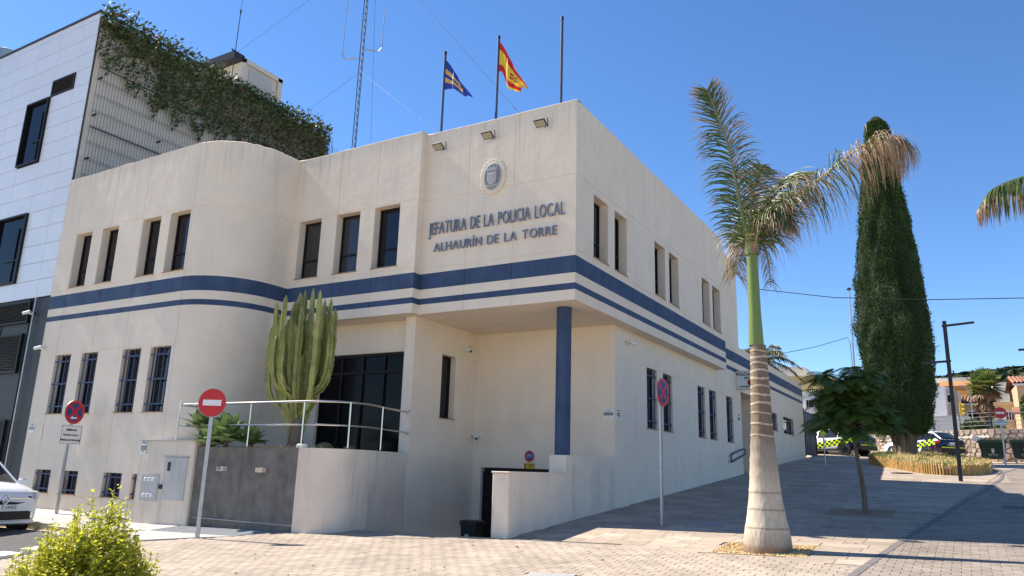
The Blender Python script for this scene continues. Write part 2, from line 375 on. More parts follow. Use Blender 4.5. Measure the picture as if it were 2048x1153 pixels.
# ------------------------------------------------------------------ ground shape
def gz(x, y):
    yy = max(y, -16); xc_ = max(min(x, 14), -22)
    b = .55+.075*min(yy, 34)+.022*xc_; xx = max(xc_, 0); t = yy+.3
    if y > 14:
        q = min(max((y-14)/31, 0), 1); q = q*q*(3-2*q); t = 14.3*(1-q)
    z = b-.0027*xx*t
    if y > 16: z -= .022*(min(y, 34)-16)*min(xx, 8)/8
    return z
def gmat(x, y, rz=0, dz=0):
    e = .2
    n = Vector(((gz(x-e, y)-gz(x+e, y))/(2*e), (gz(x, y-e)-gz(x, y+e))/(2*e), 1)).normalized()
    xa = Vector((math.cos(rz), math.sin(rz), 0)); xa = (xa-n*xa.dot(n)).normalized(); ya = n.cross(xa)
    m = Matrix((xa, ya, n)).transposed().to_4x4(); m.translation = (x, y, gz(x, y)+dz); return m
def clip(poly, a, b):                       # keep the part of poly on the left of a->b
    out = []
    def sd(p): return (b[0]-a[0])*(p[1]-a[1])-(b[1]-a[1])*(p[0]-a[0])
    for i in range(len(poly)):
        p, q = poly[i], poly[(i+1) % len(poly)]; sp, sq = sd(p), sd(q)
        if sp >= 0: out.append(p)
        if sp*sq < 0:
            t = sp/(sp-sq); out.append((p[0]+t*(q[0]-p[0]), p[1]+t*(q[1]-p[1])))
    return out
def area(p): return abs(sum(p[i][0]*p[(i+1) % len(p)][1]-p[(i+1) % len(p)][0]*p[i][1] for i in range(len(p))))/2
ROADL = [(4.9, -14), (5.63, -3.71), (5.94, -.3), (7.5, 14.43), (7.97, 19.15), (8.15, 23), (8.7, 26.5), (12.5, 29)]
def road_x(y):
    for (x0, y0), (x1, y1) in zip(ROADL, ROADL[1:]):
        if y <= y1 or y1 == ROADL[-1][1]:
            return x0+(x1-x0)*(y-y0)/(y1-y0)
    return 99
def sheet(name, poly_cells, material, dz, structure=True):
    b = B()
    for (x0, x1, y0, y1) in poly_cells:
        b.F([(x0, y0, gz(x0, y0)+dz), (x1, y0, gz(x1, y0)+dz), (x1, y1, gz(x1, y1)+dz), (x0, y1, gz(x0, y1)+dz)], 0, True)
    return struct(name, b, material)
def cells(xs, ys, keep):
    return [(x0, x1, y0, y1) for x0, x1 in zip(xs, xs[1:]) for y0, y1 in zip(ys, ys[1:]) if keep((x0+x1)/2, (y0+y1)/2)]
def fr(a, b, s): n = max(1, round((b-a)/s)); return [a+(b-a)*i/n for i in range(n+1)]
def hole(x, y):   # ramp void and inside of the buildings
    return (-4.45 < x < -.66 and -2.1 < y < 3.0) or (x < -.35 and y > 3.0 and y < 28.6) or (x < -4.45 and y > -2.42) or (x <= -4.5 and y > -2.42)
xs = fr(-60, -16.25, 8)+fr(-16.25, -4.45, 2)[1:]+fr(-4.45, -.66, 1)[1:]+[-.35]+fr(-.35, 14, 1.2)[1:]+fr(14, 60, 8)[1:]
ys = fr(-60, -16, 6)+fr(-16, -4, 1.2)[1:]+[-2.42, -2.1]+fr(-2.1, 3, 1)[1:]+fr(3, 28.6, 1.6)[1:]+fr(28.6, 46, 2.2)[1:]
sheet("ground", cells(xs, ys, lambda x, y: not hole(x, y)), M['sand'], -.020)

# paving: pieces as objects of their own, the rest of each field joined
def chip(b, poly, T, th=.022):
    b.prism(poly, -th, 0, 0, .004, T)
def lay(parent_struct, name, material, rects, regionclip, cx, dzs=.0015, maxo=300):
    """rects: (x, y, w, h) in plan; the 300 nearest to the camera become objects, the rest one joined part."""
    rects = sorted(rects, key=lambda r: (r[0]+r[2]/2-cx[0])**2+(r[1]+r[3]/2-cx[1])**2)
    shared = {}; rest = B(); k = 0
    g = .0028
    for (x, y, w, h) in rects:
        full = [(x+g, y+g), (x+w-g, y+g), (x+w-g, y+h-g), (x+g, y+h-g)]
        poly = full
        for a, b2 in regionclip: 
            poly = clip(poly, a, b2)
            if len(poly) < 3: break
        if len(poly) < 3 or area(poly) < .004: continue
        mx, my = x+w/2, y+h/2
        m = gmat(mx, my, 0, random.uniform(-dzs, dzs)) @ Matrix.Rotation(random.uniform(-.003, .003), 4, 'X') @ Matrix.Rotation(random.uniform(-.003, .003), 4, 'Y')
        loc = [(p[0]-mx, p[1]-my) for p in poly]
        if k < maxo:
            if abs(area(poly)-area(full)) < 1e-6:
                key = (round(w, 3), round(h, 3))
                if key not in shared:
                    bb = B(); chip(bb, loc, lambda p: p); shared[key] = bb.mesh(name, [material])
                me = shared[key]
            else:
                bb = B(); chip(bb, loc, lambda p: p); me = bb.mesh(name, [material])
            O(name, me, parent_struct, mw=m); k += 1
        else:
            chip(rest, loc, lambda p: m @ Vector(p))
    if rest.f: part(name+"_field", rest, material, parent_struct, kind='stuff')
PIT = [(3.47, 4.86, -2.36, -1.2), (4.22, 5.5, 3.6, 4.95)]
def inpit(x, y, w, h):
    return any(x < b2 and x+w > a and y < d and y+h > c for a, b2, c, d in PIT)
BED = [(2.95, 27.2), (3.1, 25.3), (4.2, 22.6), (5.4, 20.3), (6.5, 19.9), (7.45, 21.6), (7.8, 24.5), (7.5, 27.5), (6.4, 30.2), (4.9, 31.6), (3.5, 30.2)]
def bed_in(x, y):
    c = False; j = len(BED)-1
    for i in range(len(BED)):
        if (BED[i][1] > y) != (BED[j][1] > y) and x < (BED[j][0]-BED[i][0])*(y-BED[i][1])/(BED[j][1]-BED[i][1])+BED[i][0]: c = not c
        j = i
    return c
# slab paving beside the police building
pz = sheet("plaza", cells(fr(-.35, 8.8, .8), fr(-2.1, 26, 1.2), lambda x, y: x < road_x(y)+.3 and not any(a < x < b2 and c < y < d for a, b2, c, d in PIT)), M['joint'], -.016)
rects = []
row = 0; y = -3.2
while y < 26:
    x = -.36-random.uniform(0, .4); 
    while x < road_x(y+.2)+.1:
        w = random.choice((.5, .7, .7, .9)); 
        px0, pw = max(x, -.35), 0
        pw = x+w-px0
        fy = -2.15-.033*(x) if x < 3.4 else (-2.27-.34*(x-3.4))
        if pw > .12 and y+.2 > fy and not (x < -.3 and y < -2) and not (y > 24.5) and not bed_in(x+w/2, y+.2):
            if inpit(px0, y, pw, .4):
                for a, b2, c, d in PIT:
                    if px0 < b2 and px0+pw > a and y < d and y+.4 > c:
                        if px0 < a-.08: rects.append((px0, y, a-px0, .4))
                        if px0+pw > b2+.08: rects.append((b2, y, px0+pw-b2, .4))
                        if y < c-.05: rects.append((max(px0, a), y, min(px0+pw, b2)-max(px0, a), c-y))
                        if y+.4 > d+.05: rects.append((max(px0, a), d, min(px0+pw, b2)-max(px0, a), y+.4-d))
            else: rects.append((px0, y, pw, .4))
        x += w
    y += .4; row += 1
rects = [r for r in rects if r[2] > .05 and r[3] > .03]
rc = [(ROADL[i], ROADL[i+1]) for i in (1, 2)]
lay(pz, "slab", M['slab'], rects, rc+[((-.35, -2.14), (3.47, -2.26))][:0], (4, -4))
# small pavers of the square in the foreground
sq = sheet("square", cells(fr(-8, 5.9, .9), fr(-14, -2.1, 1), lambda x, y: x < road_x(y)+.2 and (x > -7 or y < -7)), M['joint'], -.012)
PL = [(-5.45, -2.9), (-5.6, -3.62), (-6.2, -4.1), (-6.85, -4.83), (-7.62, -6.0), (-7.25, -7.2), (-6.6, -9)]
def left_edge(y):
    for (x0, y0), (x1, y1) in zip(PL, PL[1:]):
        if y >= y1: return x0+(x1-x0)*(y-y0)/(y1-y0)
    return -6.5
rects = []; y = -9.6; row = 0
while y < -2.0:
    x = -8+(row % 2)*.11+random.uniform(-.01, .01)
    while x < road_x(y):
        fy = -2.15-.033*x if x < 3.4 else (-2.27-.34*(x-3.4))
        top = fy if x > -.6 else -2.12
        if x+.11 > left_edge(y+.07) and y+.07 < top and not inpit(x, y, .22, .145) and not (x < -4 and y > -2.9) and not (1.7 < x+.1 < 2.5 and -5.33 < y < -4.83): rects.append((x, y, .22, .145))
        x += .22
    y += .145; row += 1
lay(sq, "paver", M['paver'], rects, [(ROADL[0], ROADL[1])], (2.5, -7))
rd = sheet("road", cells(fr(4.8, 30, 1.1), fr(-14, 29, 1.2), lambda x, y: x > road_x(y)-.5), M['joint'], -.009)
rects = []; y = -6.5; row = 0
while y < 9.5:
    x = 4.6+(row % 2)*.11
    while x < 9.2:
        if x+.22 > road_x(y) and not (7.55 < x < 8.15 and 6.6 < y < 7.4): rects.append((x, y, .22, .145))
        x += .22
    y += .145; row += 1
off = .09
rc = [((b2[0]+off, b2[1]), (a[0]+off, a[1])) for a, b2 in zip(ROADL[:3], ROADL[1:4])]
lay(rd, "paver", M['rpaver'], rects, rc[1:2]+[rc[2]] if False else rc[:0], (7, -4))
# smooth field of the road further off
b = B()
for (x0, x1, y0, y1) in cells(fr(7.4, 16, .8), fr(9.5, 29, .8), lambda x, y: x > road_x(y)+.05):
    b.F([(p, q, gz(p, q)-.002) for p, q in ((x0, y0), (x1, y0), (x1, y1), (x0, y1))], 0, True)
part("road_surface", b, M['rpaver'], rd)
# stone channel between plaza and road
b = B()
ch = []
for (x0, y0), (x1, y1) in zip(ROADL[:-1], ROADL[1:]):
    n = max(1, int(math.hypot(x1-x0, y1-y0)/.9))
    for i in range(n): ch.append((x0+(x1-x0)*i/n, y0+(y1-y0)*i/n))
for (x0, y0), (x1, y1) in zip(ch, ch[1:]):
    dx, dy = x1-x0, y1-y0; L = math.hypot(dx, dy); nx, ny = -dy/L*.055, dx/L*.055
    q = [(x0+nx, y0+ny), (x0-nx, y0-ny), (x1-nx, y1-ny), (x1+nx, y1+ny)]
    b.prism([(p[0], p[1]) for p in q], -.03, .006, 0, .003, lambda p: Vector((p[0], p[1], gz(p[0], p[1])+p[2])))
struct("road_channel", b, M['chan'])

# street with zebra crossing, kerb and pavement along the left wing
def flatsheet(name, polys, material, dz, th=.03):
    b = B()
    for poly in polys: b.prism(poly, -th, 0, 0, 0, lambda p: Vector((p[0], p[1], gz(p[0], p[1])+dz+p[2])))
    return struct(name, b, material)
flatsheet("street", [[(-7.0, -4.83), (-40, -4.25), (-40, -12), (-7.3, -12), (-7.45, -7.1), (-7.75, -6)]], M['asphalt'], -.005)
def slope_dz(x): return .012+.095*min(max((-10.2-x)/1.2, 0), 1)
mb = B()
for x1, x0 in ((-8.35, -10.2), (-10.2, -11.4), (-11.4, -40)):
    mb.prism([(x1, -2.42), (x0, -2.42), (x0, -4.15), (x1, -4.15 if x1 < -9 else -3.62)], -.1, 0, 0, 0, lambda p: Vector((p[0], p[1], gz(p[0], p[1])+p[2]+slope_dz(p[0]))))
for i in range(40):
    x = -8.9-i*.6; mb.box((x, -3.3, gz(x, -3.3)+slope_dz(x)+.001), (.008, 1.7, .003))
struct("pavement", mb, M['concrete'])
flatsheet("ramped_kerb", [[(-8.35, -3.64), (-8.6, -4.15), (-7.1, -4.72), (-6.3, -4.05), (-5.62, -3.64)]], M['concrete'], .012, .03)
kb = B()
for i in range(26):
    x = -8.65-i*.8; kb.box((x-.4, -4.22, gz(x, -4.2)-.062+slope_dz(x-.4)), (.78, .13, .15), None, 0, .01)
struct("kerb", kb, M['kerb_y'])
for i in range(6):
    yc = -4.82-.62*i; xr = -7.75 if i else -8.6
    b = B(); b.prism([(xr, yc+.19), (-11.9, yc+.13), (-11.9, yc-.2), (xr, yc-.16)], -.004, .003, 0, 0, lambda p: Vector((p[0], p[1], gz(p[0], p[1])+p[2])))
    struct("crossing_stripe", b, M['road_w'])
# tactile strip: little domed tiles
tb = B()
ts = flatsheet("tactile_strip", [[(-8.3, -2.86), (-8.3, -3.6), (-5.6, -3.6), (-5.5, -2.86)]], M['tact'], -.004, .02)
for i in range(13):
    for j in range(3):
        b = B(); b.box((0, 0, 0), (.196, .225, .02), None, 0, .004)
        for a in range(4):
            for c in range(4): b.lathe([(.018, .008), (.012, .016)], (-.072+a*.048, -.085+c*.057, 0), 6)
        x, y = -8.18+i*.205, -2.99-j*.24
        O("tile", tb_me if (i or j) else b.mesh("tile", [M['tact']]), ts, mw=gmat(x, y, 0, .003)) if (i or j) else None
        if not (i or j): tb_me = b.mesh("tile", [M['tact']]); O("tile", tb_me, ts, mw=gmat(x, y, 0, .003))
# gravel in the tree pits
def pit(i, dark):
    a, b2, c, d = PIT[i]
    g = B(); g.F([(a, c, gz(a, c)-.004), (b2, c, gz(b2, c)-.004), (b2, d, gz(b2, d)-.004), (a, d, gz(a, d)-.004)])
    for _ in range(2600):
        x, y = random.uniform(a+.02, b2-.02), random.uniform(c+.02, d-.02); r = random.uniform(.008, .022); z = gz(x, y)-.004+random.uniform(0, .006)
        u = random.random()*6.3
        P4 = [(x+r*math.cos(u+k*2.1), y+r*math.sin(u+k*2.1), z) for k in range(3)]; t = (x, y, z+r*1.1)
        for k in range(3): g.F([P4[k], P4[(k+1) % 3], t])
    o = part("gravel", g, M['earth'] if dark else M['gravel'], None, kind='stuff')
    e = B()
    for (x0, y0, x1, y1) in ((a, c, b2, c), (b2, c, b2, d), (b2, d, a, d), (a, d, a, c)):
        L = math.hypot(x1-x0, y1-y0)
        e.tube([(x0, y0, gz(x0, y0)-.02), (x1, y1, gz(x1, y1)-.02)], .012, 4)
    struct("pit_edge", e, M['frame'])
pit(0, False); pit(1, True)

# ------------------------------------------------------------------ height-field walls
def hfwall(mb, P, us, zs, depth, skip=lambda u, z: False, mi=0):
    us = sorted(set(round(u, 4) for u in us)); zs = sorted(set(round(z, 4) for z in zs))
    def pt(u, z, d):
        (x, y), (nx, ny) = P(u); return (x-nx*d, y-ny*d, z)
    D = [[depth((u0+u1)/2, (z0+z1)/2) for z0, z1 in zip(zs, zs[1:])] for u0, u1 in zip(us, us[1:])]
    for i, (u0, u1) in enumerate(zip(us, us[1:])):
        for j, (z0, z1) in enumerate(zip(zs, zs[1:])):
            d = D[i][j]
            if not skip((u0+u1)/2, (z0+z1)/2): mb.F([pt(u0, z0, d), pt(u1, z0, d), pt(u1, z1, d), pt(u0, z1, d)], mi, True)
            if i+1 < len(us)-1 and D[i+1][j] != d: mb.F([pt(u1, z0, d), pt(u1, z0, D[i+1][j]), pt(u1, z1, D[i+1][j]), pt(u1, z1, d)], mi, True)
            if j+1 < len(zs)-1 and D[i][j+1] != d: mb.F([pt(u0, z1, d), pt(u1, z1, d), pt(u1, z1, D[i][j+1]), pt(u0, z1, D[i][j+1])], mi, True)
class Path:
    def __init__(s, pts):
        s.p = pts; s.u = [0]
        for a, b2 in zip(pts, pts[1:]): s.u.append(s.u[-1]+math.hypot(b2[0]-a[0], b2[1]-a[1]))
        s.n = []
        for a, b2 in zip(pts, pts[1:]):
            dx, dy = b2[0]-a[0], b2[1]-a[1]; L = math.hypot(dx, dy); s.n.append((dy/L, -dx/L))
    def __call__(s, u):
        for i in range(len(s.n)):
            if u <= s.u[i+1]+1e-6 or i == len(s.n)-1:
                t = (u-s.u[i])/(s.u[i+1]-s.u[i]); a, b2 = s.p[i], s.p[i+1]
                n = s.n[i]
                if abs(u-s.u[i+1]) < 1e-4 and i+1 < len(s.n):
                    m = s.n[i+1]; k = 1+n[0]*m[0]+n[1]*m[1]; n = ((n[0]+m[0])/k, (n[1]+m[1])/k)
                elif abs(u-s.u[i]) < 1e-4 and i > 0:
                    m = s.n[i-1]; k = 1+n[0]*m[0]+n[1]*m[1]; n = ((n[0]+m[0])/k, (n[1]+m[1])/k)
                return (a[0]+t*(b2[0]-a[0]), a[1]+t*(b2[1]-a[1])), n
XW = -.35
Z_SOF, Z_B2B, Z_B2T, Z_B1B, Z_B1T, Z_TOP = 5.22, 5.456, 5.602, 5.833, 6.224, 9.92
arc = [(-10.2+1.6*math.sin(a), -.82-1.6*math.cos(a)) for a in [R(90)*i/16 for i in range(17)]]
path = Path([(-16.25, -2.42)]+arc+[(-8.6, -.25), (-4.25, -.25), (-4.25, 0), (0, 0), (0, 12.1), (XW, 12.1), (XW, 15.35)])
def u_at(x, y):
    best = None
    for i in range(len(path.n)):
        a, b2 = path.p[i], path.p[i+1]; L = path.u[i+1]-path.u[i]; t = ((x-a[0])*(b2[0]-a[0])+(y-a[1])*(b2[1]-a[1]))/(L*L)
        t = min(max(t, 0), 1); d = math.hypot(a[0]+t*(b2[0]-a[0])-x, a[1]+t*(b2[1]-a[1])-y)
        if best is None or d < best[0]-1e-6: best = (d, path.u[i]+t*L)
    return best[1]
UM0 = u_at(-8.6, -.25); UEND = path.u[-1]
WING_X = [(-15.38, -14.58), (-14.06, -13.28), (-12.16, -11.36), (-10.96, -10.12)]
MID_X = [(-8.35, -7.53), (-6.97, -6.15), (-5.65, -4.82)]
FACE_Y = [(.95, 1.78), (2.19, 2.98), (5.02, 5.88), (6.23, 7.08), (9.45, 10.33), (10.66, 11.6)]
upper = [(u_at(a, -2.42), u_at(b2, -2.42), 6.42, 8.07, .27) for a, b2 in WING_X]+[(u_at(a, -.25), u_at(b2, -.25), 6.46, 8.1, .27) for a, b2 in MID_X]+[(u_at(0, a), u_at(0, b2), 6.43, 7.95, .27) for a, b2 in FACE_Y]
lowerw = [(u_at(a-.05, -2.42), u_at(b2-.05, -2.42), 2.755, 4.425, .24) for a, b2 in WING_X]+[(u_at(a-.1, -2.42), u_at(b2-.1, -2.42), .62, 1.225, .24) for a, b2 in WING_X]
gu = [u_at(x, -2.42) for x in (-15.42, -13.68, -12.2, -10.05)]+[u_at(-6.95+.0, -.25), u_at(-5.62, -.25), u_at(-2.92, 0), u_at(-1.62, 0)]+[u_at(0, y) for y in (1.05, 3.05, 5.3, 7.5, 9.9, 11.75)]+[u_at(XW, 13.2)]
GZ = [2.72, 4.47, 6.36, 8.13, .58]
G = .007
station = thing("police_station", "cream police station with two blue bands, a rounded corner and an overhanging upper storey", "building")
def wall_depth(holes, gus, gzs):
    def f(u, z):
        for h in holes:
            if h[0] < u < h[1] and h[2] < z < h[3]: return h[4]
        if any(abs(u-g) < G for g in gus) or any(abs(z-g) < G for g in gzs): return .009
        return 0
    return f
def wall_band(mb, u0, u1, z0, z1, holes, gus=gu, gzs=GZ, mi=0, extra=0):
    us = [u0, u1]+[u for u in path.u if u0 < u < u1]; zs = [z0, z1]
    for g in gus:
        if u0 < g-G and g+G < u1: us += [g-G, g+G]
    for g in gzs:
        if z0 < g-G and g+G < z1: zs += [g-G, g+G]
    for h in holes:
        if h[0] >= u0 and h[1] <= u1 and h[2] >= z0 and h[3] <= z1: us += [h[0], h[1]]; zs += [h[2], h[3]]
    dp = wall_depth(holes, gus, gzs)
    hfwall(mb, path, us, zs, lambda u, z: dp(u, z)+extra, lambda u, z: any(h[0] < u < h[1] and h[2] < z < h[3] for h in holes), mi)
mb = B()
wall_band(mb, 0, UEND, Z_B1T, Z_TOP-.0, upper)
wall_band(mb, 0, UEND, Z_B2T, Z_B1B, [])
wall_band(mb, 0, UM0, -.3, Z_B2B, lowerw)
wall_band(mb, UM0, u_at(0, 12.1), Z_SOF, Z_B2B, [])
part("wall", mb, M['stucco'], station, True, merge=True, angle=30)
mb = B()
wall_band(mb, 0, UEND, Z_B1B, Z_B1T, [], extra=-.002)
part("blue_band", mb, M['blue'], station, True, merge=True, angle=30)
mb = B()
wall_band(mb, 0, UEND, Z_B2B, Z_B2T, [], extra=-.002)
part("blue_band", mb, M['blue'], station, True, merge=True, angle=30)
# coping: slightly uneven top edge
mb = B()
cu = [u for u in fr(0, UEND, .45)]+list(path.u); cu = sorted(set(round(c, 3) for c in cu))
ring = []
for u in cu:
    (x, y), n = path(u); w = random.uniform(-.012, .012)
    ring.append([Vector((x-n[0]*d, y-n[1]*d, Z_TOP+z+w*(z > 0))) for d, z in ((0.0, -.0), (-.004, .03), (.03, .055), (.22, .06), (.25, .03))])
for a, c in zip(ring, ring[1:]):
    for k in range(4): mb.F([a[k], c[k], c[k+1], a[k+1]], 0, True)
part("coping", mb, M['stucco2'], station, True)
# roof, soffits
mb = B()
mb.F([(-16.2, 28, 9.55), (-16.2, -2.3, 9.55), (-10.2, -2.3, 9.55), (-8.75, -.8, 9.55), (-8.7, -.2, 9.55), (-4.4, -.12, 9.55), (-4.36, .12, 9.55), (-.1, .12, 9.55), (-.1, 12, 9.55), (-.4, 12.2, 9.55), (-.4, 15.3, 9.55), (-9, 15.3, 9.55)])
part("roof", mb, M['concrete'], station)
mb = B()
mb.F([(-8.6, -.25, Z_SOF), (-4.25, -.25, Z_SOF), (-4.25, 0, Z_SOF), (-4.25, .8, Z_SOF), (-8.6, .8, Z_SOF)])
mb.F([(-4.25, 0, Z_SOF), (0, 0, Z_SOF), (0, 12.1, Z_SOF), (XW-.1, 12.1, Z_SOF), (XW-.1, 3.2, Z_SOF), (-4.25, 3.2, Z_SOF)])
mb.F([(-4.25, .8, Z_SOF), (-4.6, .8, Z_SOF), (-4.6, 3.2, Z_SOF), (-4.25, 3.2, Z_SOF)])
part("soffit", mb, M['stucco'], station)
# generic straight wall with openings
def swall(name, a, b2, zs, holes, gus=(), gzs=(), material='stucco', label=None, rev=None):
    P = Path([a, b2]); L = P.u[-1]
    us = [0, L]; zz = list(zs)
    for g in gus: us += [g-G, g+G]
    for g in gzs: zz += [g-G, g+G]
    for h in holes: us += [h[0], h[1]]; zz += [h[2], h[3]]
    us = [u for u in us if 0 <= u <= L]; zz = [z for z in zz if zs[0] <= z <= zs[1]]
    dp = wall_depth(holes, gus, gzs)
    mb = B(); hfwall(mb, P, us, zz, dp, lambda u, z: any(h[0] < u < h[1] and h[2] < z < h[3] for h in holes))
    return part(name, mb, M[material], station, label=label)
# entrance wall, pillar, recess walls
swall("wall", (-8.6, .5), (-4.73, .5), (1.7, Z_SOF), [(.72, 3.62, 1.7, 4.43, .14)], (), (4.47,))
swall("wall", (-8.6, -.25), (-8.6, .5), (1.7, Z_SOF), [])
mbx = B(); mbx.F([(-8.6, -.9, -.3), (-8.6, -.25, -.3), (-8.6, -.25, Z_SOF), (-8.6, -.9, Z_SOF)]) if False else None
swall("wall", (-8.6, -.25), (-8.6, .5), (1.7, Z_SOF), []) if False else None
swall("pillar", (-4.75, .19), (-4.45, .19), (-1.2, Z_SOF), [], (), (4.47,))
swall("pillar_side", (-4.75, .52), (-4.75, .19), (1.5, Z_SOF), [])
swall("wall", (-4.45, .19), (-4.45, 3.0), (-1.2, Z_SOF), [(1.19, 1.82, 2.83, 4.45, .22)], (), (1.645, 2.81, 4.47))
swall("wall", (-4.45, 3.0), (XW, 3.0), (-1.2, Z_SOF), [(.27, 3.85, -1.2, 1.64, .18)], (), (1.66, 2.81, 4.47))
RW = [(5.22, 6.04), (6.53, 7.33), (9.82, 10.62), (11.1, 11.97), (13.25, 14.13)]
AW = [(19.98, 21.86), (23.2, 25.7)]
holes = [(a-3, c-3, 2.80, 4.44, .2) for a, c in RW]
swall("wall", (XW, 3.0), (XW, 15.35), (.2, Z_SOF), holes, (2.15, 4.4, 6.9, 9.0, 11.3), (2.78, 4.46))
mb = B()
P2 = Path([(XW, 12.1), (XW, 15.35)])
hfwall(mb, P2, [0, 3.25], [Z_SOF, Z_B2B], lambda u, z: 0); part("wall", mb, M['stucco'], station)
# entrance niche and lower annex wing
mb = B()
for q in ([(XW, 15.35, 1.2), (-1.9, 15.35, 1.2), (-1.9, 15.35, 5.22), (XW, 15.35, 5.22)], [(-1.9, 15.35, 1.2), (-1.9, 18.6, 1.2), (-1.9, 18.6, 4.8), (-1.9, 15.35, 4.8)], [(XW, 18.6, 1.2), (-1.9, 18.6, 1.2), (-1.9, 18.6, 4.8), (XW, 18.6, 4.8)], [(XW, 15.35, 4.8), (XW, 18.6, 4.8), (-1.9, 18.6, 4.8), (-1.9, 15.35, 4.8)], [(XW, 15.35, 4.8), (XW, 18.6, 4.8), (XW, 18.6, Z_B2B), (XW, 15.35, Z_B2B)]): mb.F(q)
part("niche_wall", mb, M['stucco'], station)
mb = B(); mb.box((-1.86, 17, 3.1), (.06, 1.6, 2.6)); part("niche_door", mb, M['bluemetal'], station)
swall("wall", (XW, 18.6), (XW, 28.5), (1.4, Z_B2B), [(a-18.6, c-18.6, 3.66, 4.43, .2) for a, c in AW], (2.6, 7.9), (2.78+.6,))
P3 = Path([(XW, 15.35), (XW, 28.5), (XW-8, 28.5)])
for z0, z1, mm, nm, ex in ((Z_B2B, Z_B2T, 'blue', 'blue_band', -.002), (Z_B2T, Z_B1B, 'stucco', 'wall', 0), (Z_B1B, Z_B1T, 'blue', 'blue_band', -.002), (Z_B1T, 6.52, 'stucco', 'wall', 0)):
    mb = B(); gs = (1.8, 4.2, 6.6, 9.0, 11.2)
    us = [0, 13.15, 21.15]+[g+s for g in gs for s in (-G, G)]
    hfwall(mb, P3, us, [z0, z1], lambda u, z: ex+(.009 if any(abs(u-g) < G for g in gs) else 0)); part(nm, mb, M[mm], station)
mb = B()
mb.F([(XW, 28.5, 1.4), (-8.4, 28.5, 1.4), (-8.4, 28.5, Z_B2B), (XW, 28.5, Z_B2B)])
mb.F([(XW+.003, 15.35, 6.52), (XW+.003, 28.5, 6.52), (-8.4, 28.5, 6.52), (-8.4, 15.35, 6.52)])
mb.F([(XW, 15.35, 6.5), (XW, 15.35, 9.95), (-8.4, 15.35, 9.95), (-8.4, 15.35, 6.5)])
part("wall", mb, M['stucco'], station)
# blue column on the low wall
mb = B(); mb.lathe([(.17, 0), (.17, Z_SOF-1.93)], (-.6, .68, 1.93), 28)
part("column", mb, M['blue'], station, True)
# low wall under the column and the garage ramp wall
def block(name, x0, x1, y0, y1, z0, z1, material, bev=.015):
    mb = B(); mb.box(((x0+x1)/2, (y0+y1)/2, (z0+z1)/2), (x1-x0, y1-y0, z1-z0), None, 0, bev); return part(name, mb, M[material], station)
block("low_wall", -.76, XW+.002, .36, 3.0, .0, 1.94, 'stucco2')
block("ramp_wall", -.70, XW+.012, -2.0, .357, -.4, 1.535, 'stucco2')
block("ramp_wall_cap", -.715, XW+.025, -2.02, .355, 1.536, 1.565, 'stucco2', .008)
mb = B()
N = 8
for i in range(N):
    y0, y1 = -2.1+5.2*i/N, -2.1+5.2*(i+1)/N
    f = lambda y: .29-1.35*min(max((y+2.1)/5.1, 0), 1)
    mb.F([(-4.6, y0, f(y0)), (-.6, y0, f(y0)+.03), (-.6, y1, f(y1)), (-4.6, y1, f(y1))])
part("garage_ramp", mb, M['concrete'], station)
mb = B(); mb.F([(-.35, 28.6, 1), (-.35, 3, 1), (-.35, 3, -2), (-.35, 28.6, -2)])
gd = B()
for i in range(9): gd.box((-2.38, 3.14, -1.0+i*.3), (3.78, .05, .29), None, 0, .01)
part("garage_door", gd, M['frame'], station)
# stucco base along the wall foot
# windows: frame > panes, transom ; blue grilles
def window(a, b2, n, z0, z1, setback, kind, transom=.33, gm='glass'):
    """a,b2 plan corners (left to right from outside), n outward normal"""
    a, b2, n = Vector((*a, 0)), Vector((*b2, 0)), Vector((*n, 0))
    r = (b2-a); w = r.length; r.normalize(); base = a-n*setback
    rot = Matrix((r, -n, Vector((0, 0, 1)))).transposed()
    fw = .05; mb = B(); h = z1-z0
    def bx(u, z, su, sz, d=.05, off=0, m=mb, mi=0): m.box(base+r*u+n*off+Vector((0, 0, z)), (su, d, sz), rot, mi)
    bx(fw/2, (z0+z1)/2, fw, h); bx(w-fw/2, (z0+z1)/2, fw, h); bx(w/2, z0+fw/2, w-2*fw, fw); bx(w/2, z1-fw/2, w-2*fw, fw)
    if transom: bx(w/2, z0+h*transom, w-2*fw, .05)
    f = part("window", mb, M['frame'], station)
    for q0, q1 in (((z0+fw, z0+h*transom-.025), (z0+h*transom+.025, z1-fw)) if transom else ((z0+fw, z1-fw),)):
        p = B(); bx(w/2, (q0+q1)/2, w-2*fw, q1-q0, .012, -.012, p); part("pane", p, M[gm], f)
    if kind == 'bars':
        g = B(); off = setback-.05
        nb = 4 if w < 1 else 7
        for i in range(nb):
            u = w*(i+.5)/nb; bx(u, (z0+z1)/2, .022, h-.02, .022, off, g)
        zs2 = (z0+.18*h, z0+.82*h) if h < 1 else (z0+.12*h, z0+.5*h, z0+.88*h)
        for z in zs2:
            bx(w/2, z, w+.02, .035, .012, off+.017, g)
            for i in range(nb): bx(w*(i+.5)/nb, z, .045, .05, .014, off+.025, g)
        part("window_grille", g, M['bluemetal'], f)
    s = B(); s.box((a+b2)/2+n*(.012-setback/2)+Vector((0, 0, z0-.008)), (w+.06, setback+.03, .018), rot, 0)
    part("window_sill", s, M['rustw'], f)
    return f
for a, c in WING_X: window((a, -2.42), (c, -2.42), (0, -1), 6.42, 8.07, .25, 'plain')
for a, c in WING_X: window((a-.05, -2.42), (c-.05, -2.42), (0, -1), 2.755, 4.425, .22, 'bars', 0)
for a, c in WING_X: window((a-.1, -2.42), (c-.1, -2.42), (0, -1), .62, 1.225, .22, 'bars', 0)
for i, (a, c) in enumerate(MID_X): window((a, -.25), (c, -.25), (0, -1), 6.46, 8.1, .25, 'plain', .33, 'glass2' if i < 2 else 'glass')
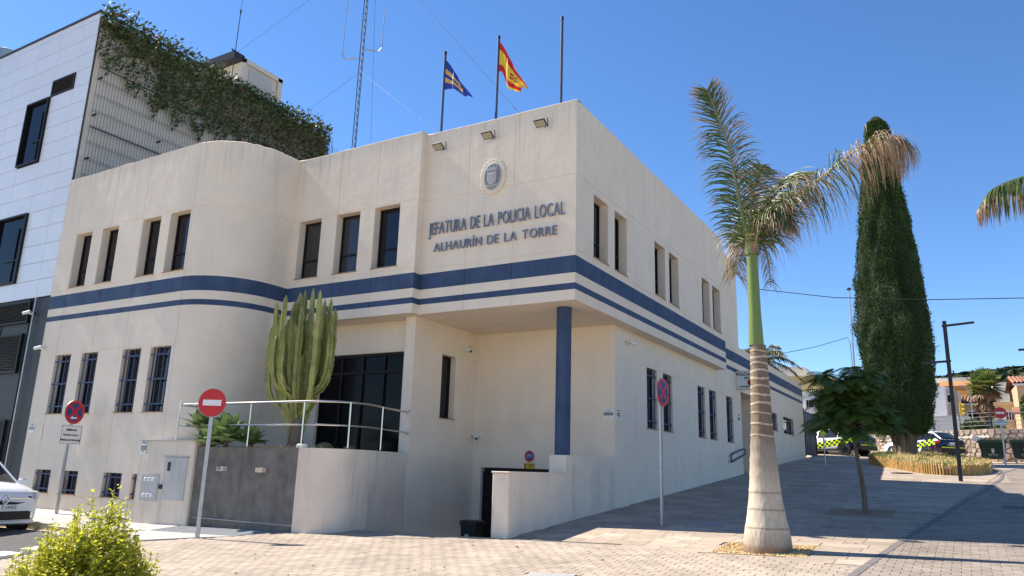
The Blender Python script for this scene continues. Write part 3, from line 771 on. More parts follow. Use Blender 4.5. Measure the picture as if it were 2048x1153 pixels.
for a, c in FACE_Y: window((0, a), (0, c), (1, 0), 6.43, 7.95, .25, 'plain')
for a, c in RW: window((XW, a), (XW, c), (1, 0), 2.80, 4.44, .18, 'bars', 0)
for a, c in AW: window((XW, a), (XW, c), (1, 0), 3.66, 4.43, .18, 'bars', 0)
window((-4.45, 1.38), (-4.45, 2.01), (1, 0), 2.83, 4.45, .2, 'plain', 0)
# entrance door: glazed, mullions, one push bar
mb = B(); x0, x1, yd = -7.88, -4.98, .63
for x in fr(x0, x1, .72): mb.box((x, yd, 3.06), (.06, .07, 2.74))
for z in (1.75, 3.95, 4.39): mb.box(((x0+x1)/2, yd, z), (x1-x0, .06, .07))
ed = part("entrance_door", mb, M['frame'], station)
fx = fr(x0, x1, .72)
for a, c in zip(fx, fx[1:]):
    p = B(); p.box(((a+c)/2, yd+.02, 2.85), (c-a-.06, .012, 2.13)); part("pane", p, M['doorglass'], ed)
    p = B(); p.box(((a+c)/2, yd+.02, 4.17), (c-a-.06, .012, .37)); part("pane", p, M['doorglass'], ed)
# lettering
def lettering(txt, x0, x1, zb, cap, y, space, wordgap):
    ms = []; W = 0
    for ch in txt:
        if ch == ' ': ms.append(None); W += wordgap; continue
        me = text_mesh(ch, 1.0, .035, 1, 'LEFT', 1, -.008); xs = [v.co.x for v in me.vertices]
        for v in me.vertices: v.co.x -= min(xs)
        w = max(xs)-min(xs); ms.append((me, w)); W += w+space
    W -= space; sx = (x1-x0)/W; sz = cap/.70; x = x0
    for m in ms:
        if m is None: x += wordgap*sx; continue
        me, w = m
        for v in me.vertices: v.co = Vector((v.co.x*sx, v.co.y*sz, v.co.z*.6))
        me.materials.clear(); me.materials.append(M['letter'])
        mw = Matrix(((1, 0, 0), (0, 0, -1), (0, 1, 0))).to_4x4(); mw.translation = (x, y-.045, zb)
        O("letter", me, station, mw=mw); x += (w+space)*sx
lettering("JEFATURA DE LA POLICIA LOCAL", -4.02, -.26, 7.19, .32, 0, .13, .42)
lettering("ALHAURÍN DE LA TORRE", -3.84, -.45, 6.74, .225, 0, .15, .44)
# crest: scalloped plaster rim, oval plate, crown and shield
cc = Vector((-2.2, 0, 8.43))
def oval(mb, rx, rz, y0, y1, n=40, scal=0, mi=0):
    pts = [(cc.x+math.cos(2*math.pi*i/n)*rx*(1+scal*(1 if i % 2 else -.6)), cc.z+math.sin(2*math.pi*i/n)*rz*(1+scal*(1 if i % 2 else -.6))) for i in range(n)]
    mb.prism(pts, 0, y0-y1, mi, .012, lambda p: Vector((p[0], y0-p[2], p[1])))
mb = B(); oval(mb, .35, .45, 0, -.05, 44, .05); cr = part("crest", mb, M['stucco2'], station)
mb = B(); oval(mb, .262, .355, -.046, -.07); part("crest_ring", mb, M['crest2'], cr)
mb = B(); oval(mb, .235, .325, -.066, -.078); part("crest_plate", mb, M['crest'], cr)
mb = B()
def cprism(pts, y0, d): mb.prism([(cc.x+p[0], cc.z+p[1]) for p in pts], 0, d, 0, .006, lambda p: Vector((p[0], y0-p[2], p[1])))
cprism([(-.13, .11), (.13, .11), (.13, -.12), (.07, -.2), (0, -.23), (-.07, -.2), (-.13, -.12)], -.076, .025)
cprism([(-.12, .13), (.12, .13), (.15, .23), (.08, .19), (.05, .26), (0, .2), (-.05, .26), (-.08, .19), (-.15, .23)], -.076, .028)
cprism([(-.06, -.1), (.06, -.1), (.06, .06), (-.06, .06)], -.1, .015)
cprism([(-.16, -.24), (0, -.29), (.16, -.24), (.15, -.2), (0, -.25), (-.15, -.2)], -.076, .015)
part("crest_shield", mb, M['crest2'], cr)
# ------------------------------------------------------------------ planter in front of the entrance
mb = B(); mb.F([(-16.2, -2.3, -1), (-16.2, 28, -1), (-16.2, 28, 9.5), (-16.2, -2.3, 9.5)]); mb.F([(-16.2, 15.3, -1), (-9, 15.3, -1), (-9, 15.3, 9.5), (-16.2, 15.3, 9.5)]); mb.F([(-8.4, 15.3, -1), (-8.4, 28.5, -1), (-8.4, 28.5, 6.5), (-8.4, 15.3, 6.5)])
part("rear_wall", mb, M['stucco'], station)  # unseen walls, added to keep sunlight out of the open interior
mb = B(); mb.box((-2.38, 3.2, -.2), (4.0, .03, 3.8)); part("door_light_stop", mb, M['black'], station)  # black sheet added behind the garage door to stop light through its gaps
planter = thing("planter", "raised planter with a grey granite front and a cream curved end below the steel railing", "planter")
CURVE = [(-4.93, -2.81), (-4.6, -2.79), (-4.31, -2.68), (-4.12, -2.5), (-4.02, -2.27), (-3.975, -1.9), (-4.03, -1.5), (-4.17, -1.1), (-4.34, -.5), (-4.47, .185)]
def plan_wall(pts, z0, z1, material, name, parent, gus=()):
    P = Path(pts); mb = B()
    us = list(P.u)+[g+s for g in gus for s in (-.005, .005)]
    hfwall(mb, P, us, [z0, z1], lambda u, z: .008 if any(abs(u-g) < .005 for g in gus) else 0)
    return part(name, mb, M[material], parent, True, merge=True)
plan_wall([(-8.2, -2.78), (-4.95, -2.78)], -.1, 1.9, 'granite', "granite_front", planter, (1.55,))
mb = B(); mb.box((-6.5, -2.79, .36), (3.1, .03, .02)); part("granite_ledge", mb, M['concrete'], planter)
mb = B(); mb.box((-4.935, -2.6, .9), (.03, .42, 2.0)); part("wall_end", mb, M['stucco2'], planter)
plan_wall(CURVE, -.2, 1.915, 'stucco2', "curved_wall", planter, (1.3,))
inner = [(x-.2*(.4 if x > -4.2 else .3), y+.14) for x, y in CURVE]
mb = B(); o_ = [(-8.2, -2.78)]+CURVE; i_ = [(-8.2, -2.62)]+[(min(x-.13, -4.2), y+.1) for x, y in CURVE]
for k in range(len(o_)-1): mb.F([(*o_[k], 1.917), (*o_[k+1], 1.917), (*i_[k+1], 1.917), (*i_[k], 1.917)]); mb.F([(*i_[k], 1.917), (*i_[k+1], 1.917), (*i_[k+1], 1.7), (*i_[k], 1.7)])
part("planter_rim", mb, M['stucco2'], planter)
mb = B(); mb.F([(-10.1, -2.5, 1.86), (-8.2, -2.66, 1.86)]+[(x-.1, y+.05, 1.86) for x, y in CURVE]+[(-4.6, .5, 1.86), (-8.6, .5, 1.86), (-8.6, -.9, 1.86)])
part("soil", mb, M['earth'], planter)
for x in (-7.21, -5.98):
    mb = B(); z = 1.44
    mb.box((x, -2.84, z-.04), (.2, .13, .025)); mb.box((x-.085, -2.84, z+.005), (.03, .13, .07)); mb.box((x+.06, -2.84, z+.01), (.08, .12, .075))
    part("water_spout", mb, M['tan'], planter)
for x, y, s, in ((-5.35, -2.35, .13), (-4.92, -2.1, .2), (-4.58, -1.7, .16)):
    if s < .14:
        mb = B(); mb.prism([(.13, .05), (.05, .11), (-.1, .1), (-.14, -.02), (-.06, -.1), (.1, -.08)], 0, .15, 0, .03)
        o = part("garden_rock", mb, M['whitew'], None, loc=(x, y, 1.86)); tag(o, "small white rock on the planter beside the round cacti", "rock")
    else:
        mb = B(); mb.lathe([(s*.6, 0), (s*.95, s*.25), (s, s*.5), (s*.85, s*.85), (s*.5, s*1.1), (s*.1, s*1.18)], (0, 0, 0), 36, wob=lambda k, z: -.07 if k % 2 else .04)
        o = part("barrel_cactus", mb, M['cactrib'] if False else M['cactrib'], None, loc=(x, y, 1.82))
        tag(o, "larger round ribbed cactus next to the white rock" if s > .18 else "smaller round ribbed cactus before the dark entrance door", "cactus")
# kiosk block with two grey cabinets
kiosk = thing("meter_housing", "cream masonry block holding two grey utility cabinets beside the granite planter", "utility housing")
mb = B(); mb.box((-9.2, -2.62, .96), (2.0, .46, 2.12), None, 0, .012); part("block", mb, M['stucco2'], kiosk)
mb = B(); mb.box((-9.2, -2.63, 2.03), (2.04, .5, .025), None, 0, .005); part("cap", mb, M['concrete'], kiosk)
mb = B(); mb.box((-9.655, -2.855, .945), (.68, .02, .62), None, 0, .004); c1 = part("cabinet_frame", mb, M['cab'], kiosk)
mb = B(); mb.box((-9.655, -2.87, .945), (.61, .02, .55), None, 0, .004)
part("cabinet_door", mb, M['cab'], c1)
for z in (1.13, .77):
    for i in range(3):
        for j in range(3):
            mb = B(); mb.box((-9.8+i*.14, -2.885, z-.03+j*.03), (.09, .018, .012), Matrix.Rotation(R(-35), 3, 'X')); part("louver", mb, M['white'], c1)
mb = B(); mb.box((-8.775, -2.862, 1.17), (.80, .035, .95), None, 0, .006); c2 = part("cabinet_door", mb, M['cab'], kiosk)
mb = B(); mb.box((-8.79, -2.87, 1.665), (.9, .06, .025)); part("ledge", mb, M['concrete'], kiosk)
mb = B(); mb.box((-8.99, -2.884, 1.44), (.10, .012, .2)); mb.box((-9.2, -2.89, .98), (.1, .05, .1)); part("lock", mb, M['black'], c2)
# steel railing
rail = thing("railing", "polished steel handrail with two bars curving round the planter", "railing")
RP = [(-9.05, -2.1), (-9.05, -2.72), (-8.95, -2.8), (-8, -2.8), (-7, -2.8), (-6, -2.8)]+[(x-.02, y) for x, y in CURVE]
def smooth(p, it=2):
    for _ in range(it):
        q = [p[0]]
        for a, b2 in zip(p, p[1:]): q += [tuple(.75*x+.25*y for x, y in zip(a, b2)), tuple(.25*x+.75*y for x, y in zip(a, b2))]
        p = q+[p[-1]]
    return p
RS = smooth(RP)
for z, r, nm in ((2.87, .022, "top_bar"), (2.39, .017, "middle_bar")):
    mb = B(); mb.tube([(x, y, z) for x, y in RS], r, 10); part(nm, mb, M['steel'], rail, True)
    mb = B(); mb.lathe([(.02, 0), (.055, .004), (.055, .02), (.02, .028)], (0, 0, 0), 16, T=lambda p: Vector((-4.49+p[0], .185-p[2], z+p[1]))); part("wall_flange", mb, M['steel'], rail, True)
mb0 = B(); mb0.tube([(0, 0, 1.9), (0, 0, 2.85)], .017, 8); pm = mb0.mesh("post", [M['steel']], True)
for x, y in ((-9.05, -2.76), (-8.98, -2.8), (-6.55, -2.79), (-4.9, -2.81), (-4.05, -2.33), (-4.13, -1.2)): O("post", pm, rail, (x, y, 0.03 if x > -8.5 else .13))
# candelabra cactus
cactus = thing("candelabra_cactus", "tall many-armed candelabra cactus standing in the planter by the entrance", "cactus", (-6.12, -1.8, 1.98))
tips = [(-.72, 3.28), (-.75, 2.71), (-.52, 3.42), (-.26, 2.81), (-.2, 3.6), (-.09, 3.7), (.09, 3.73), (.24, 3.58), (.38, 3.47), (.53, 3.51), (.63, 3.22), (-.5, 2.35), (-.34, 3.1), (-.13, 3.18), (.1, 3.3), (.39, 3.13), (-.2, 2.4), (.21, 2.61), (-.72, 2.12), (.38, 2.2), (.02, 2.95), (-.6, 3.0), (.5, 2.9), (-.02, 2.1), (-.42, 2.9), (.3, 3.3), (-.3, 3.35), (.15, 2.2), (.56, 2.6), (-.66, 2.45)]
vx = Vector((.68, .73, 0)); vd = Vector((.73, -.68, 0))
for i, (u, h) in enumerate(tips):
    dep = random.uniform(-.3, .35)
    t = vx*u+vd*dep+Vector((0, 0, h))
    if i % 3 == 0 or abs(u) < .12:                       # stems that rise from the foot
        p0 = vx*u*.1+vd*dep*.15; e = vx*u*.28+vd*dep*.4+Vector((0, 0, .8)); e2 = vx*u*.9+vd*dep*.9+Vector((0, 0, 1.3))
    else:                                                # arms that leave a stem half way, elbow out and turn up
        z0 = random.uniform(.45, 1.35); p0 = vx*u*.32+vd*dep*.35+Vector((0, 0, z0)); e = vx*u*1.05+vd*dep+Vector((0, 0, z0+.12)); e2 = vx*u*1.05+vd*dep+Vector((0, 0, z0+.6))
    c = [p0, e, e2, t]
    n = 64; mb = B(); rings = []
    tw = random.random()*1.5
    for k in range(n+1):
        s = k/n; q = (1-s)**3*c[0]+3*s*(1-s)**2*c[1]+3*s*s*(1-s)*c[2]+s**3*c[3]
        rr = .080*(1-.12*s)*(1+.10*math.sin(k*1.9+i)+.10*math.sin(k*.5+i*2)); 
        if k > n-4: rr *= math.sqrt(max(0, (n-k)/4))+.08
        ring = []
        for a in range(8):
            r2 = rr if a % 2 == 0 else rr*.42
            ang = a*math.pi/4+tw; ring.append(mb.V(q+Vector((math.cos(ang)*r2, math.sin(ang)*r2, 0))))
        rings.append(ring)
    for a, b2 in zip(rings, rings[1:]):
        for k in range(8): mb.f.append([a[k], a[(k+1) % 8], b2[(k+1) % 8], b2[k]]); mb.m.append(0)
    mb.f.append(rings[-1]); mb.m.append(0)
    part("arm", mb, M['cactus'], cactus)
mb = B(); mb.lathe([(.2, -.05), (.16, .25), (.15, .6)], (0, 0, 0), 12); part("trunk", mb, M['bark'], cactus, True)
# agaves
def agave(loc, rad, n, label, seed):
    random.seed(seed); t = thing("agave_plant", label, "plant", loc, 0, "agaves on the planter")
    mb = B(); mb.tube([(0, 0, -.3), (0, 0, .05)], .05, 8); part("stem", mb, M['bark'], t)
    for i in range(n):
        az = i*2.4; el = R(15+65*(i/n)); L = rad*random.uniform(.85, 1.1); w = rad*.27
        d = Vector((math.cos(az), math.sin(az), 0)); s = Vector((-math.sin(az), math.cos(az), 0)); mb = B(); prev = None
        for k in range(7):
            q = k/6; a = el-.5*q*q*(1-i/n*.6); p = d*math.cos(el)*L*q+Vector((0, 0, math.sin(el)*L*q-.25*rad*q*q*(1-i/n)))
            ww = w*math.sin(math.pi*min(.18+.82*q, 1))**.8 if k < 6 else .004
            up = Vector((-d.x*math.sin(el), -d.y*math.sin(el), math.cos(el)))
            row = [p-s*ww+up*ww*.35, p, p+s*ww+up*ww*.35]
            if prev: mb.F([prev[0], prev[1], row[1], row[0]], 0, True); mb.F([prev[1], prev[2], row[2], row[1]], 0, True)
            prev = row
        part("leaf", mb, M['agave'], t, True)
agave((-8.3, -2.66, 2.28), .56, 22, "pale green agave rosette highest of the group, over the cabinet block", 3)
agave((-7.4, -2.66, 2.0), .74, 26, "broad dark green agave rosette spilling over the granite edge", 4)
agave((-7.85, -2.7, 1.92), .6, 20, "low agave rosette behind the pole of the red no-entry sign", 5)
agave((-7.0, -2.3, 1.98), .5, 20, "agave rosette set back against the curved wall", 6)
random.seed(21)
gb = B()
for _ in range(220):
    x, y = random.uniform(-7, -4.6), random.uniform(-2.6, -1.9); h = random.uniform(.04, .16); a = random.random()*6.3
    gb.F([(x-.006, y, 1.86), (x+.006, y, 1.86), (x+math.cos(a)*h*.6, y+math.sin(a)*h*.6, 1.86+h)])
part("weeds", gb, M['grassY'], None, kind='stuff')

# ------------------------------------------------------------------ clad office building on the left
off_b = thing("office_building", "white clad office building with dark lower storeys next to the police station", "building")
YF = -2.40; XC = -16.262
zr = [15.86, 15.64, 15.05, 14.46, 13.89, 13.31, 12.72, 12.15, 11.56, 10.97, 10.38, 9.79, 9.2, 8.61, 8.02, 7.43, 6.86, 6.29]
xc = [XC, -17.10, -18.42, -19.77, -21.12, -22.47, -23.82, -25.2]
wins = [(-19.77, -18.42, 11.0, 13.31), (-18.42, -17.10, 13.31, 13.89), (-20.2, -18.42, 6.86, 9.2)]
mb = B(); mb.box((-23.9, YF+5.3, 8), (15.2, 10.4, 15.6)); part("body", mb, M['tan'], off_b)
mb = B(); mb.box((-23.93, YF+.05, 11), (15.2, .04, 9.5)); part("cladding_rail", mb, M['frame'], off_b)
for x1, x0 in zip(xc, xc[1:]):
    for z1, z0 in zip(zr, zr[1:]):
        cxm, czm = (x0+x1)/2, (z0+z1)/2
        if any(a < cxm < b2 and c < czm < d for a, b2, c, d in wins): continue
        l, r_, bt, tp = x0, x1, z0, z1
        if x0 == -21.12 and 6.86 < czm < 9.2: r_ = -20.2
        mb = B(); mb.box(((l+r_)/2, YF+random.uniform(-.001, .001), (bt+tp)/2), (r_-l-.012, .03, tp-bt-.012), None, 0, .003)
        part("panel", mb, M['panel'], off_b)
mb = B(); mb.box((-23.9, YF+.02, 15.9), (15.28, .14, .07)); part("roof_edge", mb, M['dark'], off_b)
mb = B(); mb.box((XC+.02, YF+5.2, 15.9), (.1, 10.2, .05)); part("roof_edge", mb, M['dark'], off_b)
for (a, b2, c, d) in (wins[0], wins[2]):
    mb = B()
    for x in (a+.03, b2-.03): mb.box((x, YF-.03, (c+d)/2), (.06, .12, d-c))
    for z in (c+.03, d-.03): mb.box(((a+b2)/2, YF-.03, z), (b2-a-.12, .12, .06))
    mb.box((a+.75*(b2-a), YF, (c+d)/2-.2), (.04, .05, d-c-.5)); mb.box(((a+b2)/2+.3, YF, c+.8), ((b2-a)*.45, .05, .04))
    f = part("window", mb, M['frame'], off_b)
    p = B(); p.box(((a+b2)/2, YF+.015, (c+d)/2), (b2-a-.12, .01, d-c-.12)); part("pane", p, M['doorglass'], f)
def vent(a, b2, c, d, y, n):
    mb = B()
    for x in (a+.03, b2-.03): mb.box((x, y-.02, (c+d)/2), (.06, .06, d-c))
    for z in (c+.03, d-.03): mb.box(((a+b2)/2, y-.02, z), (b2-a-.12, .06, .06))
    mb.box(((a+b2)/2, y+.03, (c+d)/2), (b2-a, .01, d-c))
    v = part("vent", mb, M['frame'], off_b); sm = B(); sm.box((0, 0, 0), (b2-a-.12, .07, .012), Matrix.Rotation(R(40), 3, 'X')); me = sm.mesh("slat", [M['dark']])
    for i in range(n): O("slat", me, v, ((a+b2)/2, y-.01, c+.08+(d-c-.14)*i/(n-1)))
vent(-18.42, -17.10, 13.31, 13.89, YF, 8)
mb = B(); mb.box((-23.9, YF+.06, 3), (15.28, .04, 6.56)); part("dark_wall", mb, M['dark'], off_b)
for x in (-17.3, -18.9, -20.6): 
    mb = B(); mb.box((x, YF+.03, 3), (.015, .02, 6.5)); part("dark_joint", mb, M['frame'], off_b)
vent(-19.6, -17.3, 5.52, 6.22, YF, 9); vent(-19.4, -17.45, 4.0, 5.2, YF, 14); vent(-19.2, -17.5, 1.3, 2.6, YF, 12)
mb = B(); mb.tube([(-17.02, YF-.04, 6.28), (-17.06, YF-.04, -.05)], .022, 8); part("drain_pipe", mb, M['galv'], off_b, True)
# rooftop stair head with dark eave, duct and canopy on the office roof
sh = thing("rooftop_stairhead", "beige rooftop stair head with a dark slanted eave above the vine-covered wall", "rooftop structure")
mb = B(); mb.box((-17.3, 4.45, 16.3), (.06, .06, .06))
mb = B(); mb.box((-19.3, 4.3, 16.5), (5.8, 2.1, 1.35)); part("wall", mb, M['tan'], sh)
mb = B(); mb.box((-16.38, 4.3, 16.62), (.02, 1.2, .75)); part("recess_panel", mb, M['greyw'], sh)
mb = B(); mb.box((-16.35, 3.36, 16.6), (.1, .22, 1.2)); mb.box((-16.35, 5.24, 16.6), (.1, .22, 1.2)); mb.box((-16.35, 4.3, 17.12), (.1, 2.1, .16)); part("recess_frame", mb, M['tan'], sh)
mb = B(); mb.box((-19.3, 3.1, 17.14), (6, .5, .30)); part("eave", mb, M['dark'], sh)
mb = B(); mb.box((-19.3, 4.3, 17.24), (5.9, 2.2, .05)); part("roof", mb, M['tan'], sh)
mb = B(); mb.lathe([(.5, 0), (.5, .9), (.42, .95)], (0, 0, 0), 20); o = part("air_duct", mb, M['galv'], None, True, loc=(-27.2, -.3, 17.6)); tag(o, "round galvanised air duct on the office roof", "air duct")
mb = B(); mb.box((-30.2, -.3, 18.6), (3.2, 2.2, .3)); mb.box((-30.6, -.3, 17.2), (2.2, 1.6, 2.6)); o = part("rooftop_canopy", mb, M['dark'], None); tag(o, "dark rooftop plant enclosure with a flat canopy on the office roof", "rooftop structure")
# wire trellis on the side wall
mb = B(); y = -2.2
XT = -16.16
while y < 9: mb.tube([(XT, y, 9.9), (XT, y, 14.6 if y < 5 else 15.4)], .006, 3, cap=False); y += .105
for z in [10.2, 10.75, 11.3, 11.85, 12.4, 12.95, 13.5, 14.05, 14.5]: 
    for dz in (0, .06): mb.tube([(XT+.01, -2.2, z+dz), (XT+.01, 9, z+dz)], .006, 3, cap=False)
for z in (11.85, 13.95): mb.tube([(XT+.03, -2.2, z), (XT+.03, 9, z)], .022, 4)
for yy in (-2.1, .2, 2.5, 4.8, 7):
    for z in (10.8, 12.3, 13.6): mb.box((XT-.02, yy, z), (.2, .04, .06))
o = part("wire_trellis", mb, M['mast'], None); tag(o, "steel wire trellis fixed to the side wall under the climbing vine", "trellis")
# climbing vine
random.seed(5)
mb = B()
def leafcard(mb, p, s, mi=0, up=None):
    n = Vector((random.gauss(0, 1), random.gauss(0, 1), random.gauss(0, 1))).normalized(); a = n.orthogonal().normalized(); b2 = n.cross(a)
    mb.F([p-a*s, p+b2*s*.55, p+a*s, p-b2*s*.55], mi)
def vine_low(y):
    pts = [(-2.4, 14.6), (-1.35, 14.2), (-.7, 13.85), (.7, 13.6), (1.8, 13.6), (2.9, 13.75), (4.5, 13.9), (9, 14.3)]
    for (a, za), (b2, zb) in zip(pts, pts[1:]):
        if y <= b2: return za+(zb-za)*(y-a)/(b2-a)
    return 14
for _ in range(12500):
    y = random.uniform(-2.42, 8.1); zl = vine_low(y)+.25*math.sin(y*7)+.18*math.sin(y*17+1)
    f = random.random()**.75; z = zl+(16.02-zl)*f
    if y < -.2 and f < .45 and random.random() < .55: continue
    if random.random() < .12: z = zl-random.random()*.4
    th = .05+.3*max(0, (f-.5))
    p = Vector((XT+.03+random.uniform(0, th), y, z+.1*random.random()))
    if z > 15.75 and random.random() < .6: p += Vector((random.uniform(-.4, .2), 0, random.uniform(0, .26+.1*math.sin(y*3)) if y < 2.6 or y > 5.6 else random.uniform(-.15, .08)))
    k = random.random(); dry = .42 if (f < .6 and y > 2.5) else .08
    mi = 1 if k < dry else (2 if (k > .985 and z > 15.6) else 0)
    leafcard(mb, p, random.uniform(.03, .1), mi)
for _ in range(60):
    y = random.uniform(-2, 8.5); mb.tube([(XT+.02, y, 15.8), (XT+.03, y+random.uniform(-.3, .3), 14.8), (XT+.02, y+random.uniform(-.5, .5), vine_low(y)+.1)], .009, 3, 1, False)
o = part("climbing_vine", mb, [M['vine'], M['vinedry'], M['flower']], None); tag(o, "dense climbing vine hanging over the top of the office side wall", "vine")

# ------------------------------------------------------------------ on and over the station roof
mast = thing("lattice_mast", "tall dark lattice radio mast with two whip aerials on the station roof", "radio mast", (-10.85, 4.2, 9.55))
mb = B(); w = .075
for a in range(3):
    x, y = w*math.cos(a*2.094), w*math.sin(a*2.094); mb.tube([(x, y, 0), (x, y, 12)], .014, 5)
part("mast_legs", mb, M['mast'], mast)
mb = B(); z = 0; k = 0
while z < 11.8:
    for a in range(3):
        p = (w*math.cos(a*2.094), w*math.sin(a*2.094), z); q = (w*math.cos((a+1)*2.094), w*math.sin((a+1)*2.094), z+.28); mb.tube([p, q], .006, 3, cap=False)
    z += .28
part("mast_bracing", mb, M['mast'], mast)
for sgn, z0, hh in ((-1, 6.6, 4.2), (1, 6.95, 1.75)):
    mb = B(); d = Vector((.86, .5, 0))*sgn; mb.tube([d*.1+Vector((0, 0, z0)), d*.6+Vector((0, 0, z0-.05)), d*.72+Vector((0, 0, z0+.1)), d*.72+Vector((0, 0, z0+.25))], .022, 6)
    mb.tube([d*.72+Vector((0, 0, z0+.2)), d*.72+Vector((0, 0, z0+hh))], .014, 6); part("whip_aerial", mb, M['galv'], mast)
def wire(name, label, pts, r, cat="cable", group=None):
    mb = B(); mb.tube(pts, r, 4); o = part(name, mb, M['wirem'], None); return tag(o, label, cat, group)
m0 = Vector((-10.85, 4.2, 0))
wire("guy_wire", "upper guy wire running down from the mast to the parapet near the flags", [m0+Vector((0, 0, 21)), Vector((-1.6, .5, 9.95))], .005)
wire("guy_wire", "upper guy wire running from the mast towards the office stair head", [m0+Vector((0, 0, 20.5)), Vector((-16.6, 3, 17.2))], .005)
wire("guy_wire", "lower guy wire from the mast to the parapet by the blue flag", [m0+Vector((0, 0, 15.6)), Vector((-4.0, .6, 9.95))], .005)
wire("guy_wire", "lower guy wire from the mast back to the vine-covered wall", [m0+Vector((0, 0, 15.6)), Vector((-16.2, 6.2, 15.8))], .005)
wire("antenna_lead", "thin lead hanging straight from the mast to the roof", [m0+Vector((.35, 0, 20)), Vector((-9.9, 4.2, 9.6))], .006)
mb = B(); mb.tube([(0, 0, 0), (.05, 0, 3.1)], .018, 6); mb.tube([(.05, 0, 3.1), (.052, 0, 3.25)], .035, 6); mb.tube([(.05, 0, 3.25), (.06, 0, 4.2)], .008, 4)
mb.box((.0, .05, 1.45), (.05, .4, .05))
o = part("whip_antenna", mb, M['mast'], None, loc=(-16.15, 2.75, 15.7)); tag(o, "thin whip antenna rising from the vine in front of the stair head", "antenna")
def pole(x, ztop, label):
    t = thing("flagpole", label, "flagpole", (x, .7, 9.5), 0, "flagpoles on the parapet")
    mb = B(); mb.tube([(0, 0, 0), (0, 0, ztop-9.5)], .036, 10); part("pole", mb, M['blue'], t, True)
    if ztop < 12.69 or True:
        mb = B(); mb.tube([(0, 0, ztop-9.5), (0, 0, ztop-9.42)], .042, 8); part("pole_cap", mb, M['frame'], t)
pole(-4.38, 12.68, "steel flagpole carrying the blue and gold flag"); pole(-2.65, 12.66, "steel flagpole carrying the red and yellow flag"); pole(-.78, 12.66, "bare steel flagpole nearest the front corner of the roof")
def flag(x, ztop, top, bot, L, bands, wob):
    """hanging cloth: top(u), bot(u) give how far the upper and lower hem have sunk"""
    mb = B(); n = 30; m = 24; g = []
    for i in range(n+1):
        u = i/n; row = []
        for j in range(m+1):
            v = j/m
            dz = top(u)*(1-v)+bot(u)*v
            px = u*L*(1-.10*v*(1-u))
            py = wob*(math.sin(u*8+v*2.2)*(.3+u)*.9+.4*math.sin(u*15-v*3))*min(1, u*4)
            row.append(Vector((x+.04+px, .7+py, ztop-dz)))
        g.append(row)
    for i in range(n):
        for j in range(m): mb.F([g[i][j], g[i+1][j], g[i+1][j+1], g[i][j+1]], bands((i+.5)/n, (j+.5)/m), True)
    return mb
sm = lambda t: min(max(t, 0), 1)**2*(3-2*min(max(t, 0), 1))
mb = flag(-4.38, 12.50, lambda u: 1.25*u**1.05, lambda u: .90+.12*u+.29*sm((u-.3)/.7), .84, lambda u, v: 1 if (.30 < v < .45 or .58 < v < .73) and u < .62 or (.55 < u < .68 and .5 < v < .8) else 0, .10)
o = part("flag", mb, [M['flagb'], M['flago']], None, True); tag(o, "blue flag with two gold stripes hanging limp from its pole", "flag")
mb = flag(-2.65, 12.57, lambda u: 1.48*u**1.05, lambda u: .88+.56*sm((u-.1)/.4)+.12*u, .80, lambda u, v: (2 if (int(u*40)+int(v*16)) % 2 else 1) if .36 < v < .62 and .5 < u < .7 else (1 if .25 < v < .74 else (0 if v < .9 or u < .35 or u > .72 else 1)), .11)
o = part("flag", mb, [M['flagr'], M['flagy'], M['dred']], None, True); tag(o, "red and yellow striped flag drooping from the middle pole", "flag")
# floodlights
for i, (x, lb) in enumerate(((-3.71, "dark floodlight over the letters, nearest the stepped joint of the facade"), (-2.25, "dark floodlight directly above the crest"), (-.8, "dark floodlight nearest the front corner of the building"))):
    t = thing("floodlight", lb, "floodlight", (x, -.02, 9.42), 0, "floodlights under the parapet")
    mb = B(); mb.tube([(.06, -.0, .0), (.06, -.03, .22)], .009, 5); mb.tube([(0, 0, 0), (0, -.2, .02)], .012, 5); part("bracket", mb, M['frame'], t)
    rot = Matrix.Rotation(R(-30), 3, 'X')
    mb = B(); mb.box((0, -.25, 0), (.29, .21, .025), rot, 0, .006); part("housing", mb, M['frame'], t)
    mb = B(); mb.box(Vector((0, -.25, 0))+rot @ Vector((0, 0, -.021)), (.25, .165, .008), rot); part("lens", mb, M['flaglens'], t)
# cameras
def camera_dev(loc, out, look, label):
    t = thing("security_camera", label, "security camera", loc); out = Vector(out); look = Vector(look).normalized()
    mb = B(); mb.tube([(0, 0, 0), out*.06, out*.12], [.05, .05, .03], 10); part("bracket", mb, M['plast'], t, True)
    c = out*.16; mb = B(); mb.tube([c-look*.1, c+look*.12], .048, 12); part("camera_body", mb, M['plast'], t, True)
    mb = B(); mb.tube([c+look*.121, c+look*.128], .034, 12); part("lens", mb, M['black'], t)
camera_dev((-4.44, 2.45, 4.72), (1, 0, 0), (.4, -.7, -.5), "white dome camera high in the recess beside the narrow window")
camera_dev((XW, 3.78, 4.88), (1, 0, 0), (.5, .8, -.25), "white bullet camera on the street wall under the overhang")
camera_dev((-16.1, -2.43, 4.66), (0, -1, 0), (-.8, -.4, -.25), "white camera on the rounded wing near the dark office wall")
camera_dev((-17.15, YF-.0, 5.8), (0, -1, 0), (-.8, -.5, -.3), "white camera on the dark office wall by the drain pipe")
camera_dev((-4.3, 2.99, 2.43), (0, -1, 0), (.7, -.5, -.4), "pale camera low on the recess wall over the garage door")
